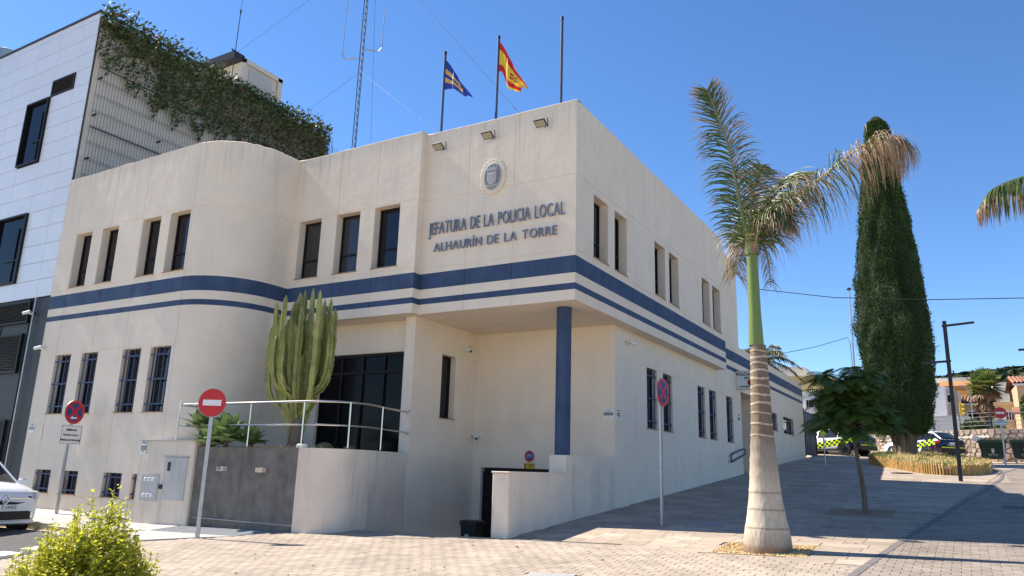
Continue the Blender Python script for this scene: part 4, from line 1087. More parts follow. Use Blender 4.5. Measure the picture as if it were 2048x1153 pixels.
# plaques
def plaque(loc, right, w, h, lines, label, vertical=False):
    t = thing("wall_plaque", label, "plaque", loc, 0, "white and navy notice plaques"); r = Vector(right); n = r.cross(Vector((0, 0, 1)))
    rot = Matrix((r, -n, Vector((0, 0, 1)))).transposed()
    mb = B(); mb.box((0, 0, 0), (w, .012, h), rot); part("plate", mb, M['white'], t)
    mb = B(); mb.box(n*.008, (w*.94, .004, h*.34), rot); part("navy_strip", mb, M['navy'], t)
    for tx, z, s, m in lines: text_part("lettering", tx, s, M[m], t, n*.0115+Vector((0, 0, z)), r, (0, 0, 1))
plaque((-.51, 2.985, 3.0), (1, 0, 0), .27, .2, [("ZONA", .055, .05, 'navy'), ("VIDEOVIGILADA", -.015, .034, 'white'), ("24 h", -.08, .03, 'navy')], "wide notice plaque at the inner edge of the recess wall")
plaque((XW+.008, 3.2, 3.0), (0, 1, 0), .17, .26, [("ZONA", .085, .05, 'navy'), ("VIDEO", -.015, .045, 'white'), ("24 h", -.1, .035, 'navy')], "narrow notice plaque round the corner on the street wall")
plaque((XW+.008, 14.9, 3.73), (0, 1, 0), .28, .4, [("ZONA", .12, .08, 'navy'), ("VIDEO", -.02, .07, 'white')], "notice plaque between the last grille and the entrance niche")
plaque((-16.0, -2.428, 2.35), (1, 0, 0), .26, .24, [("ZONA", .07, .055, 'navy'), ("VIDEO", -.02, .05, 'white')], "notice plaque at the far end of the rounded wing")
plaque((-10.06, -2.868, 1.85), (1, 0, 0), .2, .3, [("ZONA", .1, .055, 'navy'), ("ALARMA", -.015, .04, 'white'), ("24 h", -.1, .04, 'navy')], "notice plaque on the upper corner of the cabinet block")
mb = B(); mb.box((0, 0, 0), (.36, .02, .42), None, 0, .004); o = part("meter_cover", mb, M['stucco'], None, loc=(-15.6, -2.43, 2.22)); tag(o, "cream painted meter cover beside the notice plaque on the wing", "meter cover")
# vado sign in the recess
t = thing("driveway_sign", "round no-parking driveway sign with a yellow plate over the garage door", "sign", (-2.7, 2.985, 1.95))
def disc(mb, r, y0, y1, T, mi=0, seg=32): mb.prism([(r*math.cos(2*math.pi*i/seg), r*math.sin(2*math.pi*i/seg)) for i in range(seg)], y0, y1, mi, 0, T)
TT = lambda p: Vector((p[0], -p[2], p[1]))
mb = B(); disc(mb, .155, 0, .008, TT); part("plate", mb, M['white'], t)
mb = B(); disc(mb, .145, .008, .010, TT); part("ring", mb, M['red'], t)
mb = B(); disc(mb, .10, .010, .012, TT); part("field", mb, M['sblue'], t)
text_part("lettering", "VADO", .055, M['white'], t, (0, -.0135, .012), (1, 0, 0), (0, 0, 1)); text_part("lettering", "PERMANENTE", .028, M['white'], t, (0, -.0135, -.03), (1, 0, 0), (0, 0, 1))
mb = B(); mb.box((0, -.006, -.24), (.3, .01, .14)); part("lower_plate", mb, M['yellow'], t)
text_part("lettering", "PROHIBIDO", .036, M['black'], t, (.03, -.0125, -.22), (1, 0, 0), (0, 0, 1)); text_part("lettering", "APARCAR", .036, M['black'], t, (.03, -.0125, -.265), (1, 0, 0), (0, 0, 1))
mb = B()
for zz in (-.205, -.245, -.285): mb.box((-.115, -.0125, zz), (.045, .003, .028))
part("pictogram", mb, M['black'], t)
# litter bin on the ramp
t = thing("litter_bin", "black plastic litter bin standing at the foot of the garage ramp", "litter bin", (-2.55, .2, -.28))
mb = B(); mb.prism([(-.17, -.14), (.17, -.14), (.17, .14), (-.17, .14)], 0, .68, 0, 0, lambda p: Vector((p[0]*(1+.25*p[2]), p[1]*(1+.25*p[2]), p[2]))); part("bin_body", mb, M['black'], t)
mb = B(); mb.box((0, 0, .72), (.46, .38, .1), None, 0, .025); part("lid", mb, M['black'], t)
mb = B(); mb.box((-.03, -.168, .42), (.1, .004, .13)); part("sticker", mb, M['tan'], t)
# projecting sign box of the annex
t = thing("projecting_sign", "white projecting box sign with dark lettering above the side entrance", "sign", (.17, 14.83, 5.16))
mb = B(); mb.box((0, 0, 0), (1.02, .17, .68), None, 0, .01); part("box", mb, M['plast'], t)
mb = B()
for z in (.335, -.335): mb.box((0, 0, z), (1.06, .2, .03))
for x in (-.52, .52): mb.box((x, 0, 0), (.03, .2, .7))
part("frame", mb, M['tan'], t)
for s, z, tx in ((.165, .17, "POLICIA LOCAL"), (.10, .05, "JEFATURA"), (.078, -.27, "ALHAURIN DE LA TORRE")): text_part("lettering", tx, s, M['black'], t, (-.01, -.088, z), (1, 0, 0), (0, 0, 1), .84, bold=.004)
mb = B(); disc(mb, .1, .086, .09, lambda p: Vector((p[0], -p[2], p[1]*1.15-.09))); part("emblem", mb, M['dred'], t)
# wall handrail, door of the gate
t = thing("wall_handrail", "blue tubular handrail loop on the street wall before the niche", "handrail")
mb = B(); X0 = XW+.09
mb.tube(smooth([(X0, 13.3, 2.12), (X0, 13.3, 2.36), (X0, 14.3, 2.5), (X0, 15.35, 2.66), (X0, 15.35, 2.42), (X0, 14.3, 2.26), (X0, 13.4, 2.1), (X0, 13.3, 2.12)], 1), .03, 8); part("tube_loop", mb, M['bluemetal'], t, True)
mb = B()
for y, z in ((13.6, 2.41), (15.0, 2.6), (13.7, 2.17), (15.0, 2.36)): mb.tube([(XW, y, z-.04), (X0, y, z)], .014, 6)
part("brackets", mb, M['bluemetal'], t)
t = thing("sheet_metal_gate", "tall blue sheet metal gate closing the gap after the annex", "gate")
mb = B(); mb.box((XW-.02, 30.25, 3.98), (.05, 3.2, 2.3)); part("gate_leaf", mb, M['bluemetal'] if False else M['blue'], t)
mb = B(); mb.box((XW-.02, 28.62, 4.0), (.1, .1, 2.5)); mb.box((XW-.02, 31.95, 4.0), (.14, .14, 2.4)); part("gate_post", mb, M['frame'], t)
mb = B()
for z in (2.9, 4.0, 5.1): mb.box((XW+.015, 30.25, z), (.03, 3.2, .06))
part("gate_rail", mb, M['blue'], t)

# ------------------------------------------------------------------ traffic signs
def sign(kind, x, y, face, H, rad, label, plate=None, arrow=False, name="no_entry_sign"):
    t = thing(name, label, "road sign", (x, y, gz(x, y))); a = R(face); n = Vector((math.cos(a), math.sin(a), 0)); r = Vector((-n.y, n.x, 0))
    zc = H-rad
    T = lambda p: r*p[0]+n*(p[2]+.05)+Vector((0, 0, zc+p[1]))
    mb = B(); mb.box((0, 0, (H-.1)/2-.05), (.04, .08, H), Matrix((r, n, Vector((0, 0, 1)))).transposed() if False else Matrix((n, r, Vector((0, 0, 1)))).transposed(), 0, .004); part("post", mb, M['galv'], t)
    mb = B(); disc(mb, rad, 0, .012, T); part("plate_back", mb, M['galv'], t)
    mb = B(); disc(mb, rad*.985, .012, .014, T); f = part("face", mb, M['red'], t)
    if kind == 'noentry':
        mb = B(); mb.prism([(-rad*.66, -rad*.2), (rad*.66, -rad*.2), (rad*.66, rad*.2), (-rad*.66, rad*.2)], .014, .016, 0, 0, T); part("white_bar", mb, M['white'], t)
    else:
        mb = B(); disc(mb, rad*.77, .014, .0155, T); part("blue_field", mb, M['sblue'], t)
        mb = B()
        for s in (1, -1):
            q = rad*.80; w = rad*.11; d = .70711
            pts = [(-q*d-w*d*s*1.0, -q*d*s+w*d), (-q*d+w*d*s, -q*d*s-w*d), (q*d+w*d*s, q*d*s-w*d), (q*d-w*d*s, q*d*s+w*d)]
            mb.prism(pts, .0155, .0165+.0005*s, 0, 0, T)
        part("red_cross", mb, M['red'], t)
        if arrow:
            mb = B(); mb.prism([(-.12, -.15), (-.04, -.10), (-.04, -.13), (.09, -.13), (.09, -.17), (-.04, -.17), (-.04, -.2)], .0175, .019, 0, 0, T); part("arrow", mb, M['white'], t)
    if plate:
        w, h, lines, sz = plate; zc2 = H-2*rad-.03-h/2
        rot = Matrix((r, -n, Vector((0, 0, 1)))).transposed()
        mb = B(); mb.box(n*.056+Vector((0, 0, zc2)), (w, .012, h), rot); p = part("lower_plate", mb, M['white'], t)
        mb = B()
        for dz in (h/2-.02, -h/2+.02): mb.box(n*.064+Vector((0, 0, zc2+dz)), (w-.04, .003, .008), rot)
        for dx in (w/2-.02, -w/2+.02): mb.box(n*.064+r*dx+Vector((0, 0, zc2)), (.008, .003, h-.05), rot)
        part("plate_border", mb, M['black'], p)
        for i, tx in enumerate(lines): text_part("lettering", tx, sz, M['black'], p, n*.0645+Vector((0, 0, zc2+h*(.22-.27*i)-sz*.1)), r, (0, 0, 1), bold=.003)
    return t
sign('noentry', -6.2, -4.06, -62, 2.93, .29, "red no-entry disc on a pole in front of the granite planter")
sign('nostop', -13.15, -2.95, 14, 3.0, .31, "round no-stopping sign over a white plate on the pavement by the zebra crossing", (.66, .48, ["RESERVADO", "POLICIA LOCAL Y", "VEHICULOS OFICIALES"], .062), True, "no_stopping_sign")
sign('nostop', 1.66, .63, -6, 2.9, .29, "round no-stopping sign on a thin pole facing the sloping street", name="no_stopping_sign")
sign('noentry', 8.56, 30.81, -84, 2.78, .285, "small red no-entry sign with a white plate between the green containers", (.6, .28, ["EXCEPTO", "VEHICULOS OFICIALES"], .05))
mb = B(); t = thing("marker_post", "slim galvanised post with a lime plate near the gate", "post", (1.51, 22.3, gz(1.51, 22.3)))
mb.tube([(0, 0, 0), (0, 0, 1.75)], .03, 8); part("post", mb, M['galv'], t); mb = B(); mb.box((0, -.03, 1.55), (.24, .02, .42)); part("plate", mb, M['lime'], t)
# ------------------------------------------------------------------ palms and trees
def bez(ctrl, n):
    """Catmull-Rom through ctrl"""
    c = [Vector(p) for p in ctrl]; c = [c[0]*2-c[1]]+c+[c[-1]*2-c[-2]]; out = []
    segs = len(c)-3
    for i in range(n+1):
        t = i/n*segs; k = min(int(t), segs-1); t -= k; p0, p1, p2, p3 = c[k:k+4]
        out.append(.5*((2*p1)+(p2-p0)*t+(2*p0-5*p1+4*p2-p3)*t*t+(3*p1-p0-3*p2+p3)*t**3))
    return out
def frond(parent, ctrl, n, Lf, droop, dry, width=.022, start=.1, up=Vector((0, 0, 1)), rr=.03, lift=.5, fwd=.75, mats=None, name="frond", sides=(1, -1), jit=.12, dens=2):
    pts = bez(ctrl, n); mb = B()
    mb.tube(pts, [rr*(1-.85*i/n)+.004 for i in range(n+1)], 5, 2)
    for i in range(int(start*n), n+1):
        t = i/n; p = pts[i]; tan = (pts[min(i+1, n)]-pts[max(i-1, 0)]).normalized()
        s0 = tan.cross(up); s0 = s0.normalized() if s0.length > .05 else tan.orthogonal().normalized()
        nn = s0.cross(tan)
        for sd in sides:
            for rep in range(dens):
                if random.random() < .06: continue
                L = Lf(t, sd)*random.uniform(.75, 1.1)
                d = (s0*sd+tan*fwd*random.uniform(.6, 1.3)+nn*lift*random.uniform(-.5, 1.2)).normalized()
                isdry = random.random() < dry(t, sd); tipdry = random.random() < .75
                q = p.copy(); rows = []; S = 6
                wv = tan if rep else (tan+nn*.5).normalized()
                dr = droop(t, sd)*(1.6 if isdry else 1)*random.uniform(.6, 1.4)
                jt = Vector((random.gauss(0, jit), random.gauss(0, jit), 0))
                for k in range(S+1):
                    f = k/S; w = width*(1-.12*k if k < 4 else .5-.2*(k-4))*(.6 if isdry else 1); w = max(w, .003)
                    rows.append((q-wv*w*.5, q+wv*w*.5))
                    d = (d+Vector((0, 0, -dr/S))*(1+f)+jt*(.35 if isdry else .1)).normalized(); q = q+d*(L/S)
                for k in range(S): mb.F([rows[k][0], rows[k][1], rows[k+1][1], rows[k+1][0]], 1 if isdry or (tipdry and k >= S-1-(t > .5)) else 0)
    return part(name, mb, mats or [M['palmgreen'], M['palmdry'], M['rachis']], parent)
PX, PY = 4.24, -1.93
pz0 = gz(PX, PY)-.06
random.seed(8)
palm = thing("royal_palm", "royal palm with a swollen pale base, ringed trunk and few windblown fronds in the square", "palm tree", (PX, PY, pz0))
mb = B()
prof = [(.345, 0), (.36, .06), (.355, .15), (.34, .3), (.30, .5), (.268, .68), (.245, .85), (.222, 1.1), (.206, 1.35), (.186, 1.62), (.165, 1.9), (.15, 2.35), (.134, 2.8), (.122, 3.15), (.119, 3.22)]
prof2 = []
for (r0, z0), (r1, z1) in zip(prof, prof[1:]):
    n = max(1, int((z1-z0)/.05))
    prof2 += [(r0+(r1-r0)*i/n, z0+(z1-z0)*i/n) for i in range(n)]
rings = [.42, .68, .93, 1.18, 1.40, 1.62, 1.83, 2.02, 2.20, 2.36, 2.52, 2.67, 2.82, 2.95, 3.07]
prof2 = [(r+(.006 if min(abs(z-k) for k in rings) < .028 else 0), z) for r, z in prof2]+[prof[-1]]
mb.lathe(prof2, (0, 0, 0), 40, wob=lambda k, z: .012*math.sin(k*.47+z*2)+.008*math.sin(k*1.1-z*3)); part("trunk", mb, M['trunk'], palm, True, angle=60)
def trad(z):
    for (r0, z0), (r1, z1) in zip(prof, prof[1:]):
        if z <= z1: return r0+(r1-r0)*(z-z0)/(z1-z0)
    return .12
tko = palm.children[0]
for z in [1.78, 1.96, 2.13, 2.28, 2.42, 2.55, 2.68, 2.80, 2.92, 3.02, 3.12]:
    mb = B(); h = random.uniform(.011, .021); r = trad(z); ph = random.random()*6
    wv = lambda k, zz: .012*math.sin(k*.47+z*2)+.008*math.sin(k*1.1-z*3)
    rr_ = []
    for zz, d in ((-h, -.004), (-h*.8, .006), (h*.8, .007), (h, -.004)):
        rr_.append([mb.V(((r+d)*(1+wv(k, 0))*math.cos(2*math.pi*k/40), (r+d)*(1+wv(k, 0))*math.sin(2*math.pi*k/40), z+zz+.012*math.sin(k*.31+ph)+random.uniform(-.005, .005))) for k in range(40)])
    for a_, b_ in zip(rr_, rr_[1:]):
        for k in range(40): mb.f.append([a_[k], a_[(k+1) % 40], b_[(k+1) % 40], b_[k]]); mb.m.append(0)
    part("leaf_scar", mb, M['scar'], tko)
mb = B(); mb.lathe([(.12, 0), (.118, .1), (.11, .3), (.1, .5), (.094, .9), (.09, 1.3), (.086, 1.75), (.07, 1.9), (.04, 2.0)], (-.03, 0, 3.22), 24); cs = part("crownshaft", mb, M['shaft'], palm, True)
for i in range(6):
    a = i*1.05; mb = B(); d = Vector((math.cos(a), math.sin(a), 0)); s = Vector((-d.y, d.x, 0)); rows = []
    for k in range(6):
        z = 4.75+k*.1; r = .088-.003*k; w = .07*(1-k/6.5)
        rows.append([Vector((-.03, 0, z))+d*(r+.012+.03*(k/5)**2)-s*w, Vector((-.03, 0, z))+d*(r+.022+.03*(k/5)**2), Vector((-.03, 0, z))+d*(r+.012+.03*(k/5)**2)+s*w])
    for a2, b2 in zip(rows, rows[1:]): mb.F([a2[0], a2[1], b2[1], b2[0]]); mb.F([a2[1], a2[2], b2[2], b2[1]])
    part("sheath", mb, M['palmdry'] if i % 2 else M['shaft'], cs)
z5 = 5.0-0
W2 = lambda x, y, z: (x-PX, y-PY, z-pz0)
cview = Vector((.22, -.975, 0))
# tall frond leaning left
frond(palm, [W2(4.19, -1.93, 5.2), W2(4.05, -1.99, 6.2), W2(3.91, -2.05, 7.2), W2(3.72, -2.08, 7.9), W2(3.60, -2.1, 8.3)], 66, lambda t, s: .56*math.sin(math.pi*min(1, .36+.52*t))+.1, lambda t, s: 1.0 if t < .6 else .25, lambda t, s: (.16 if s < 0 else .45) if t < .75 else .2, .03, .05, cview, .034, .25, 1.35, dens=3)
# long frond reaching right, outer part dry and hanging
frond(palm, [W2(4.22, -1.93, 5.3), W2(4.62, -1.85, 5.95), W2(5.3, -1.75, 6.42), W2(6.05, -1.7, 6.93), W2(6.42, -1.68, 6.98), W2(6.62, -1.66, 6.82)], 72, lambda t, s: .85*math.sin(math.pi*min(1, .28+.55*t))+.12, lambda t, s: .9+1.7*t, lambda t, s: .2+.3*(t > .22)+.45*(t > .5), .028, .06, Vector((-.3, .25, 1)), .034, .45, .55, dens=3)
# frond pointing up and away
frond(palm, [W2(4.2, -1.93, 5.3), W2(4.35, -1.3, 6.1), W2(4.55, -.3, 6.8), W2(4.75, .6, 6.9)], 50, lambda t, s: .85*math.sin(math.pi*min(1, .3+.6*t))+.1, lambda t, s: .9, lambda t, s: .25, .032, .05, Vector((0, 0, 1)), .03, .5, .8, dens=3)
# drooping dry frond behind the shaft on the left
frond(palm, [W2(4.17, -1.9, 5.2), W2(4.0, -1.6, 5.72), W2(3.84, -1.35, 5.62), W2(3.76, -1.2, 5.1)], 50, lambda t, s: .8, lambda t, s: 2.6, lambda t, s: .8, .026, .1, Vector((0, 0, 1)), .026, .3, .45, dens=3)
# second dry frond hanging on the other side
frond(palm, [W2(4.2, -1.9, 5.15), W2(4.3, -1.55, 5.5), W2(4.36, -1.4, 5.2), W2(4.36, -1.3, 4.8)], 30, lambda t, s: .4, lambda t, s: 2.4, lambda t, s: .8, .022, .15, Vector((0, 0, 1)), .022, .3, .4)
# short frond towards the right, green strands hanging
frond(palm, [W2(4.22, -1.95, 5.25), W2(4.45, -2.1, 5.75), W2(4.72, -2.25, 5.8), W2(4.9, -2.3, 5.5)], 38, lambda t, s: .62*math.sin(math.pi*min(1, .3+.6*t))+.05, lambda t, s: 1.5, lambda t, s: .3, .03, .08, Vector((0, 0, 1)), .026, .3, .6, dens=3)
# frond rising between the two long ones
frond(palm, [W2(4.2, -1.93, 5.3), W2(4.38, -1.7, 6.1), W2(4.72, -1.45, 6.65), W2(5.05, -1.3, 6.75)], 46, lambda t, s: .72*math.sin(math.pi*min(1, .3+.6*t))+.08, lambda t, s: .9, lambda t, s: .25, .032, .05, Vector((0, -.3, 1)), .03, .4, .8, dens=3)
# inner upright frond
frond(palm, [W2(4.2, -1.93, 5.3), W2(4.2, -1.8, 6.1), W2(4.28, -1.7, 6.6), W2(4.36, -1.6, 6.9)], 40, lambda t, s: .7*math.sin(math.pi*min(1, .3+.62*t))+.05, lambda t, s: .8, lambda t, s: .4, .03, .05, cview, .026, .3, .9)
# neighbour palm whose trunk stands outside the frame on the right
rp = thing("royal_palm", "palm whose drooping fronds alone hang into view high at the picture edge", "palm tree", (9.35, -.6, gz(9.35, -.6)))
rb = Vector((9.35, -.6, gz(9.35, -.6)))
mb = B(); mb.lathe([(.34, 0), (.33, .2), (.25, .8), (.2, 1.4), (.15, 2.5), (.12, 3.3)], (0, 0, 0), 24); part("trunk", mb, M['trunk'], rp, True)
mb = B(); mb.lathe([(.12, 3.3), (.1, 3.8), (.09, 5.0), (.05, 5.3)], (0, 0, 0), 20); part("crownshaft", mb, M['shaft'], rp, True)
rel = lambda x, y, z: Vector((x, y, z))-rb
frond(rp, [rel(9.33, -.6, 5.8), rel(8.8, -.55, 6.45), rel(8.2, -.45, 6.42), rel(7.75, -.42, 6.28), rel(7.52, -.4, 5.98)], 60, lambda t, s: .7*math.sin(math.pi*min(1, .3+.58*t))+.1, lambda t, s: 2.6, lambda t, s: .15+.75*(t > .82), .036, .1, Vector((0, 0, 1)), .03, .05, .35, jit=.08)
frond(rp, [rel(9.33, -.6, 5.8), rel(9.1, -.8, 6.5), rel(8.75, -1.0, 6.9), rel(8.5, -1.1, 6.85)], 46, lambda t, s: .55, lambda t, s: 1.6, lambda t, s: .5, .03, .1, Vector((0, 0, 1)), .03, .2, .5)
frond(rp, [rel(9.37, -.6, 5.8), rel(9.8, -.2, 6.8), rel(10.6, .2, 7.2), rel(11.3, .4, 6.6)], 46, lambda t, s: .7, lambda t, s: 1.2, lambda t, s: .2, .03, .1, Vector((0, 0, 1)), .03, .3, .6)
frond(rp, [rel(9.37, -.6, 5.8), rel(9.5, -1.2, 7), rel(9.6, -2, 7.4), rel(9.6, -2.6, 6.9)], 46, lambda t, s: .7, lambda t, s: 1.2, lambda t, s: .2, .03, .1, Vector((0, 0, 1)), .03, .3, .6)

# cypress
random.seed(33)
CX, CY = 4.30, 29.0; cz = gz(CX, CY)
cyp = thing("cypress", "very tall dark cypress with a thick twisted trunk standing in the grass bed", "tree", (CX, CY, cz))
def crad(z):
    pts = [(1.3, .95), (1.8, 1.38), (3, 1.58), (5.8, 1.76), (9.3, 1.6), (12.5, 1.22), (15.2, .9), (16.8, .7), (18.0, .54), (18.5, .43), (18.75, .12)]
    for (a, ra), (b2, rb2) in zip(pts, pts[1:]):
        if z <= b2: return ra+(rb2-ra)*(z-a)/(b2-a)
    return .05
plumes = [(random.uniform(0, 6.283), 1.2+15.8*random.random()**1.1, random.uniform(.12, .3), random.uniform(.4, 1.3), random.uniform(.04, .13)) for _ in range(150)]
fl = [(random.uniform(0, 6.28), random.uniform(.5, 1.6), random.randint(3, 9)) for _ in range(7)]
def cr(th, z):
    v = 0
    for ph, zf, k in fl: v += math.sin(k*th+ph+zf*.35*z)*.028
    for pt_, pz_, wt, wz, am in plumes:
        dz = (z-pz_)/wz
        if -2 < dz < 2:
            dt = (th-pt_+math.pi) % (2*math.pi)-math.pi
            if abs(dt) < 2*wt*(1.4-.35*dz): v += am*math.exp(-(dt/(wt*(1.2-.3*dz)))**2-dz*dz)-.02
    v -= .07*math.exp(-((th-5.15)/.13)**2)*(z < 16.5)       # deep vertical cleft
    return crad(z)*(1+v)
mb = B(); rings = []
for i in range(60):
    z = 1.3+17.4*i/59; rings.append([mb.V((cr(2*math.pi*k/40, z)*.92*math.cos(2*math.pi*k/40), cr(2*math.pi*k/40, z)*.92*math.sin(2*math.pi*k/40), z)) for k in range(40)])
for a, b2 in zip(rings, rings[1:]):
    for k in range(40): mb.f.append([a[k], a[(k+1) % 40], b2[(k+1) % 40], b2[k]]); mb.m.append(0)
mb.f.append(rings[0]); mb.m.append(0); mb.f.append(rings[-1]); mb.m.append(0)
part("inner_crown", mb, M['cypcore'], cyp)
mb = B()
def tuft(mb, p, out, s, mi=0):
    u = (out*.75+Vector((0, 0, 1))*random.uniform(.5, 1.1)+Vector((random.gauss(0, .35), random.gauss(0, .35), random.gauss(0, .2)))).normalized()
    w = u.cross(Vector((random.gauss(0, 1), random.gauss(0, 1), random.gauss(0, 1)))).normalized()*s*.42
    mb.F([p-w, p-w*.2-out*s*.1, p+u*s, ], mi) if False else mb.F([p-w*.7, p+u*s*.45-w, p+u*s, p+u*s*.45+w, p+w*.7], mi)
for _ in range(1900):                       # flame-shaped clumps that stand proud, each a bunch of sprays
    z = 1.4+16.7*random.random()**1.12; th = random.uniform(0, 6.283); r0 = cr(th, z); o = Vector((math.cos(th), math.sin(th), 0))
    s = random.uniform(.09, .22); cpos = o*(r0*random.uniform(.90, 1.0))+Vector((0, 0, z)); hgt = random.uniform(.8, 2.2)
    for _ in range(30):
        v = Vector((random.gauss(0, .36), random.gauss(0, .36), random.gauss(0, hgt if z < 15 else .5)))*s
        tuft(mb, cpos+v, o, random.uniform(.035, .07))
for _ in range(60000):
    z = 1.35+17.0*random.random()**1.12; th = random.uniform(0, 6.283); o = Vector((math.cos(th), math.sin(th), 0))
    tuft(mb, o*(cr(th, z)*random.uniform(.93, 1.0))+Vector((0, 0, z)), o, random.uniform(.035, .075))
for _ in range(700):
    th = random.uniform(0, 6.283); rr = math.sqrt(random.random()); o = Vector((math.cos(th), math.sin(th), 0))
    tuft(mb, o*rr*.40+Vector((0, 0, 18.3+.35*(1-rr*rr))), o, .08)
part("crown", mb, M['cypress'], cyp)
mb = B()
for k in range(7):
    a = k*.9; o = Vector((math.cos(a), math.sin(a), 0))
    mb.tube([o*.42+Vector((0, 0, -.15)), o*.34+Vector((0, 0, .4)), o*.36+Vector((0, 0, .9)), o*.6+Vector((0, 0, 1.6)), o*.8+Vector((0, 0, 2.2))], [.3, .25, .2, .16, .1], 9)
part("trunk", mb, M['bark'], cyp, True)

# young feathery tree in the square
random.seed(12)
TX, TY = 4.99, 3.95; tz = gz(TX, TY)
yt = thing("young_tree", "young slender-trunked tree with a low feathery dark crown in a square pit", "tree", (TX, TY, tz-.05))
mb = B(); mb.tube(bez([(0.02, 0, 0), (0, 0, .6), (-.06, .0, 1.2), (-.12, .02, 1.75), (-.13, .02, 2.7)], 14), [.062-.0028*i for i in range(15)], 9); tk = part("trunk", mb, M['bark'], yt, True)
mb = B(); limbs = []
for i in range(34):
    a = i*2.4; el = R(random.uniform(-8, 82)); L = random.uniform(.42, .88); p0 = Vector((-.1, 0, 1.75+.95*i/34))
    d = Vector((math.cos(a)*math.cos(el), math.sin(a)*math.cos(el), math.sin(el))); p1 = p0+d*L*.55; p2 = p0+d*L
    mb.tube([p0, p1, p2], [.022, .014, .008], 5); limbs.append((p1, p2, d))
part("limbs", mb, M['bark'], yt)
mb = B()
def feather(mb, p, d, L, droop):
    q = p.copy(); n = 13; d = d.normalized()
    s = d.cross(Vector((0, 0, 1)));  s = s.normalized() if s.length > .1 else Vector((1, 0, 0))
    roll = random.uniform(-.5, .5); s = (s+Vector((0, 0, roll))).normalized()
    for k in range(n):
        f = k/n; d = (d+Vector((0, 0, -droop/n))).normalized(); q = q+d*L/n
        w = .15*math.sin(math.pi*min(1, .2+.78*f))*L/.5
        for sg in (1, -1):
            t = (s*sg+d*.55+Vector((0, 0, -.35))).normalized(); e = q+t*w
            mb.F([q-d*.014, q+d*.012, e+d*.008, e-d*.014])
for i in range(760):
    p1, p2, dd = random.choice(limbs); p = p1.lerp(p2, random.random()*1.05)
    a = random.uniform(0, 6.283); d = Vector((math.cos(a), math.sin(a), random.uniform(-.15, .6)))
    d = (d+Vector((p.x+.1, p.y, 0))*1.2).normalized()
    feather(mb, p, d, random.uniform(.3, .62), random.uniform(.6, 1.5))
part("crown", mb, M['treeleaf'], yt)
mb = B(); mb.tube([(0, 0, 0), (.01, 0, .01)], .01)
# bushes in the near corner
def bush(loc, rad, h, n, label, seed, mats, spikes):
    random.seed(seed); t = thing("shrub", label, "shrub", loc); st = B(); lf = B()
    for i in range(n):
        a = random.uniform(0, 6.283); r = rad*math.sqrt(random.random()); top = Vector((math.cos(a)*r, math.sin(a)*r, h*(1-.22*(r/rad)**2)*random.uniform(.84, 1.0)))
        if i < spikes: top = Vector((top.x*.85, top.y*.85, top.z*1.0+.13))
        base = Vector((top.x*.35, top.y*.35, 0)); mid = base.lerp(top, .5)+Vector((top.x*.18, top.y*.18, 0))
        pts = bez([base, mid, top], 10); st.tube(pts, [.004-.0003*k for k in range(11)], 4)
        m = int(105+10*top.z)
        for k in range(m):
            f = .42+.58*(k/m); q = pts[min(int(f*10), 9)].lerp(pts[min(int(f*10)+1, 10)], f*10-int(f*10) if f < 1 else 0)
            az = k*2.4+i; d = Vector((math.cos(az), math.sin(az), random.uniform(.15, .9))).normalized(); L = random.uniform(.024, .043)*(1.1-.35*(f > .93))
            s = d.cross(Vector((random.gauss(0, .4), random.gauss(0, .4), 1))).normalized()*L*.36; q = q+Vector((random.gauss(0, .012), random.gauss(0, .012), random.gauss(0, .008)))
            up = s.cross(d).normalized()*L*.12
            mi = 0 if (f > .62 and random.random() < .92) or random.random() < .45 else 1
            lf.F([q, q+d*L*.45-s+up, q+d*L, q+d*L*.45+s+up], mi)
    part("stems", st, M['stem'], t); part("foliage", lf, mats, t); return t
bush((2.335, -11.5, gz(2.33, -11.5)-.02), .40, 1.55, 260, "bright yellow-green shrub with spiky shoots in the lower corner of the square", 3, [M['leafY'], M['leafG']], 34)
bush((1.62, -11.93, gz(1.7, -11.9)-.02), .36, 1.36, 120, "second yellow-green shrub, only its leaf tips showing past the zebra crossing", 4, [M['leafY'], M['leafG']], 10)

# grass bed with log edging round the cypress
mb = B(); n = len(BED); per = []
for i in range(n):
    p0, p1, p2, p3 = [Vector(BED[(i+k) % n]) for k in (-1, 0, 1, 2)]
    for k in range(40):
        t = k/40; per.append(.5*((2*p1)+(p2-p0)*t+(2*p0-5*p1+4*p2-p3)*t*t+(3*p1-p0-3*p2+p3)*t**3))
d = 0; keep = [per[0]]
for p in per:
    if (p-keep[-1]).length > .09: keep.append(p)
edge = thing("log_edging", "low edging of upright split logs round the grass bed", "garden edging")
eb = B(); ec = (5.1, 21.8)
for p in keep:
    h = random.uniform(.34, .42); z = gz(p.x, p.y); eb.lathe([(.043, -.1), (.043, h), (.03, h+.015)], (p.x, p.y, z), 7)
o = part("logs", eb, M['log'], edge, True, kind='stuff')
mb = B(); mb.F([(p.x, p.y, gz(p.x, p.y)+.25) for p in per]); struct("bed_soil", mb, M['earth'])
mb = B(); random.seed(9)
inside = bed_in
cl = 0
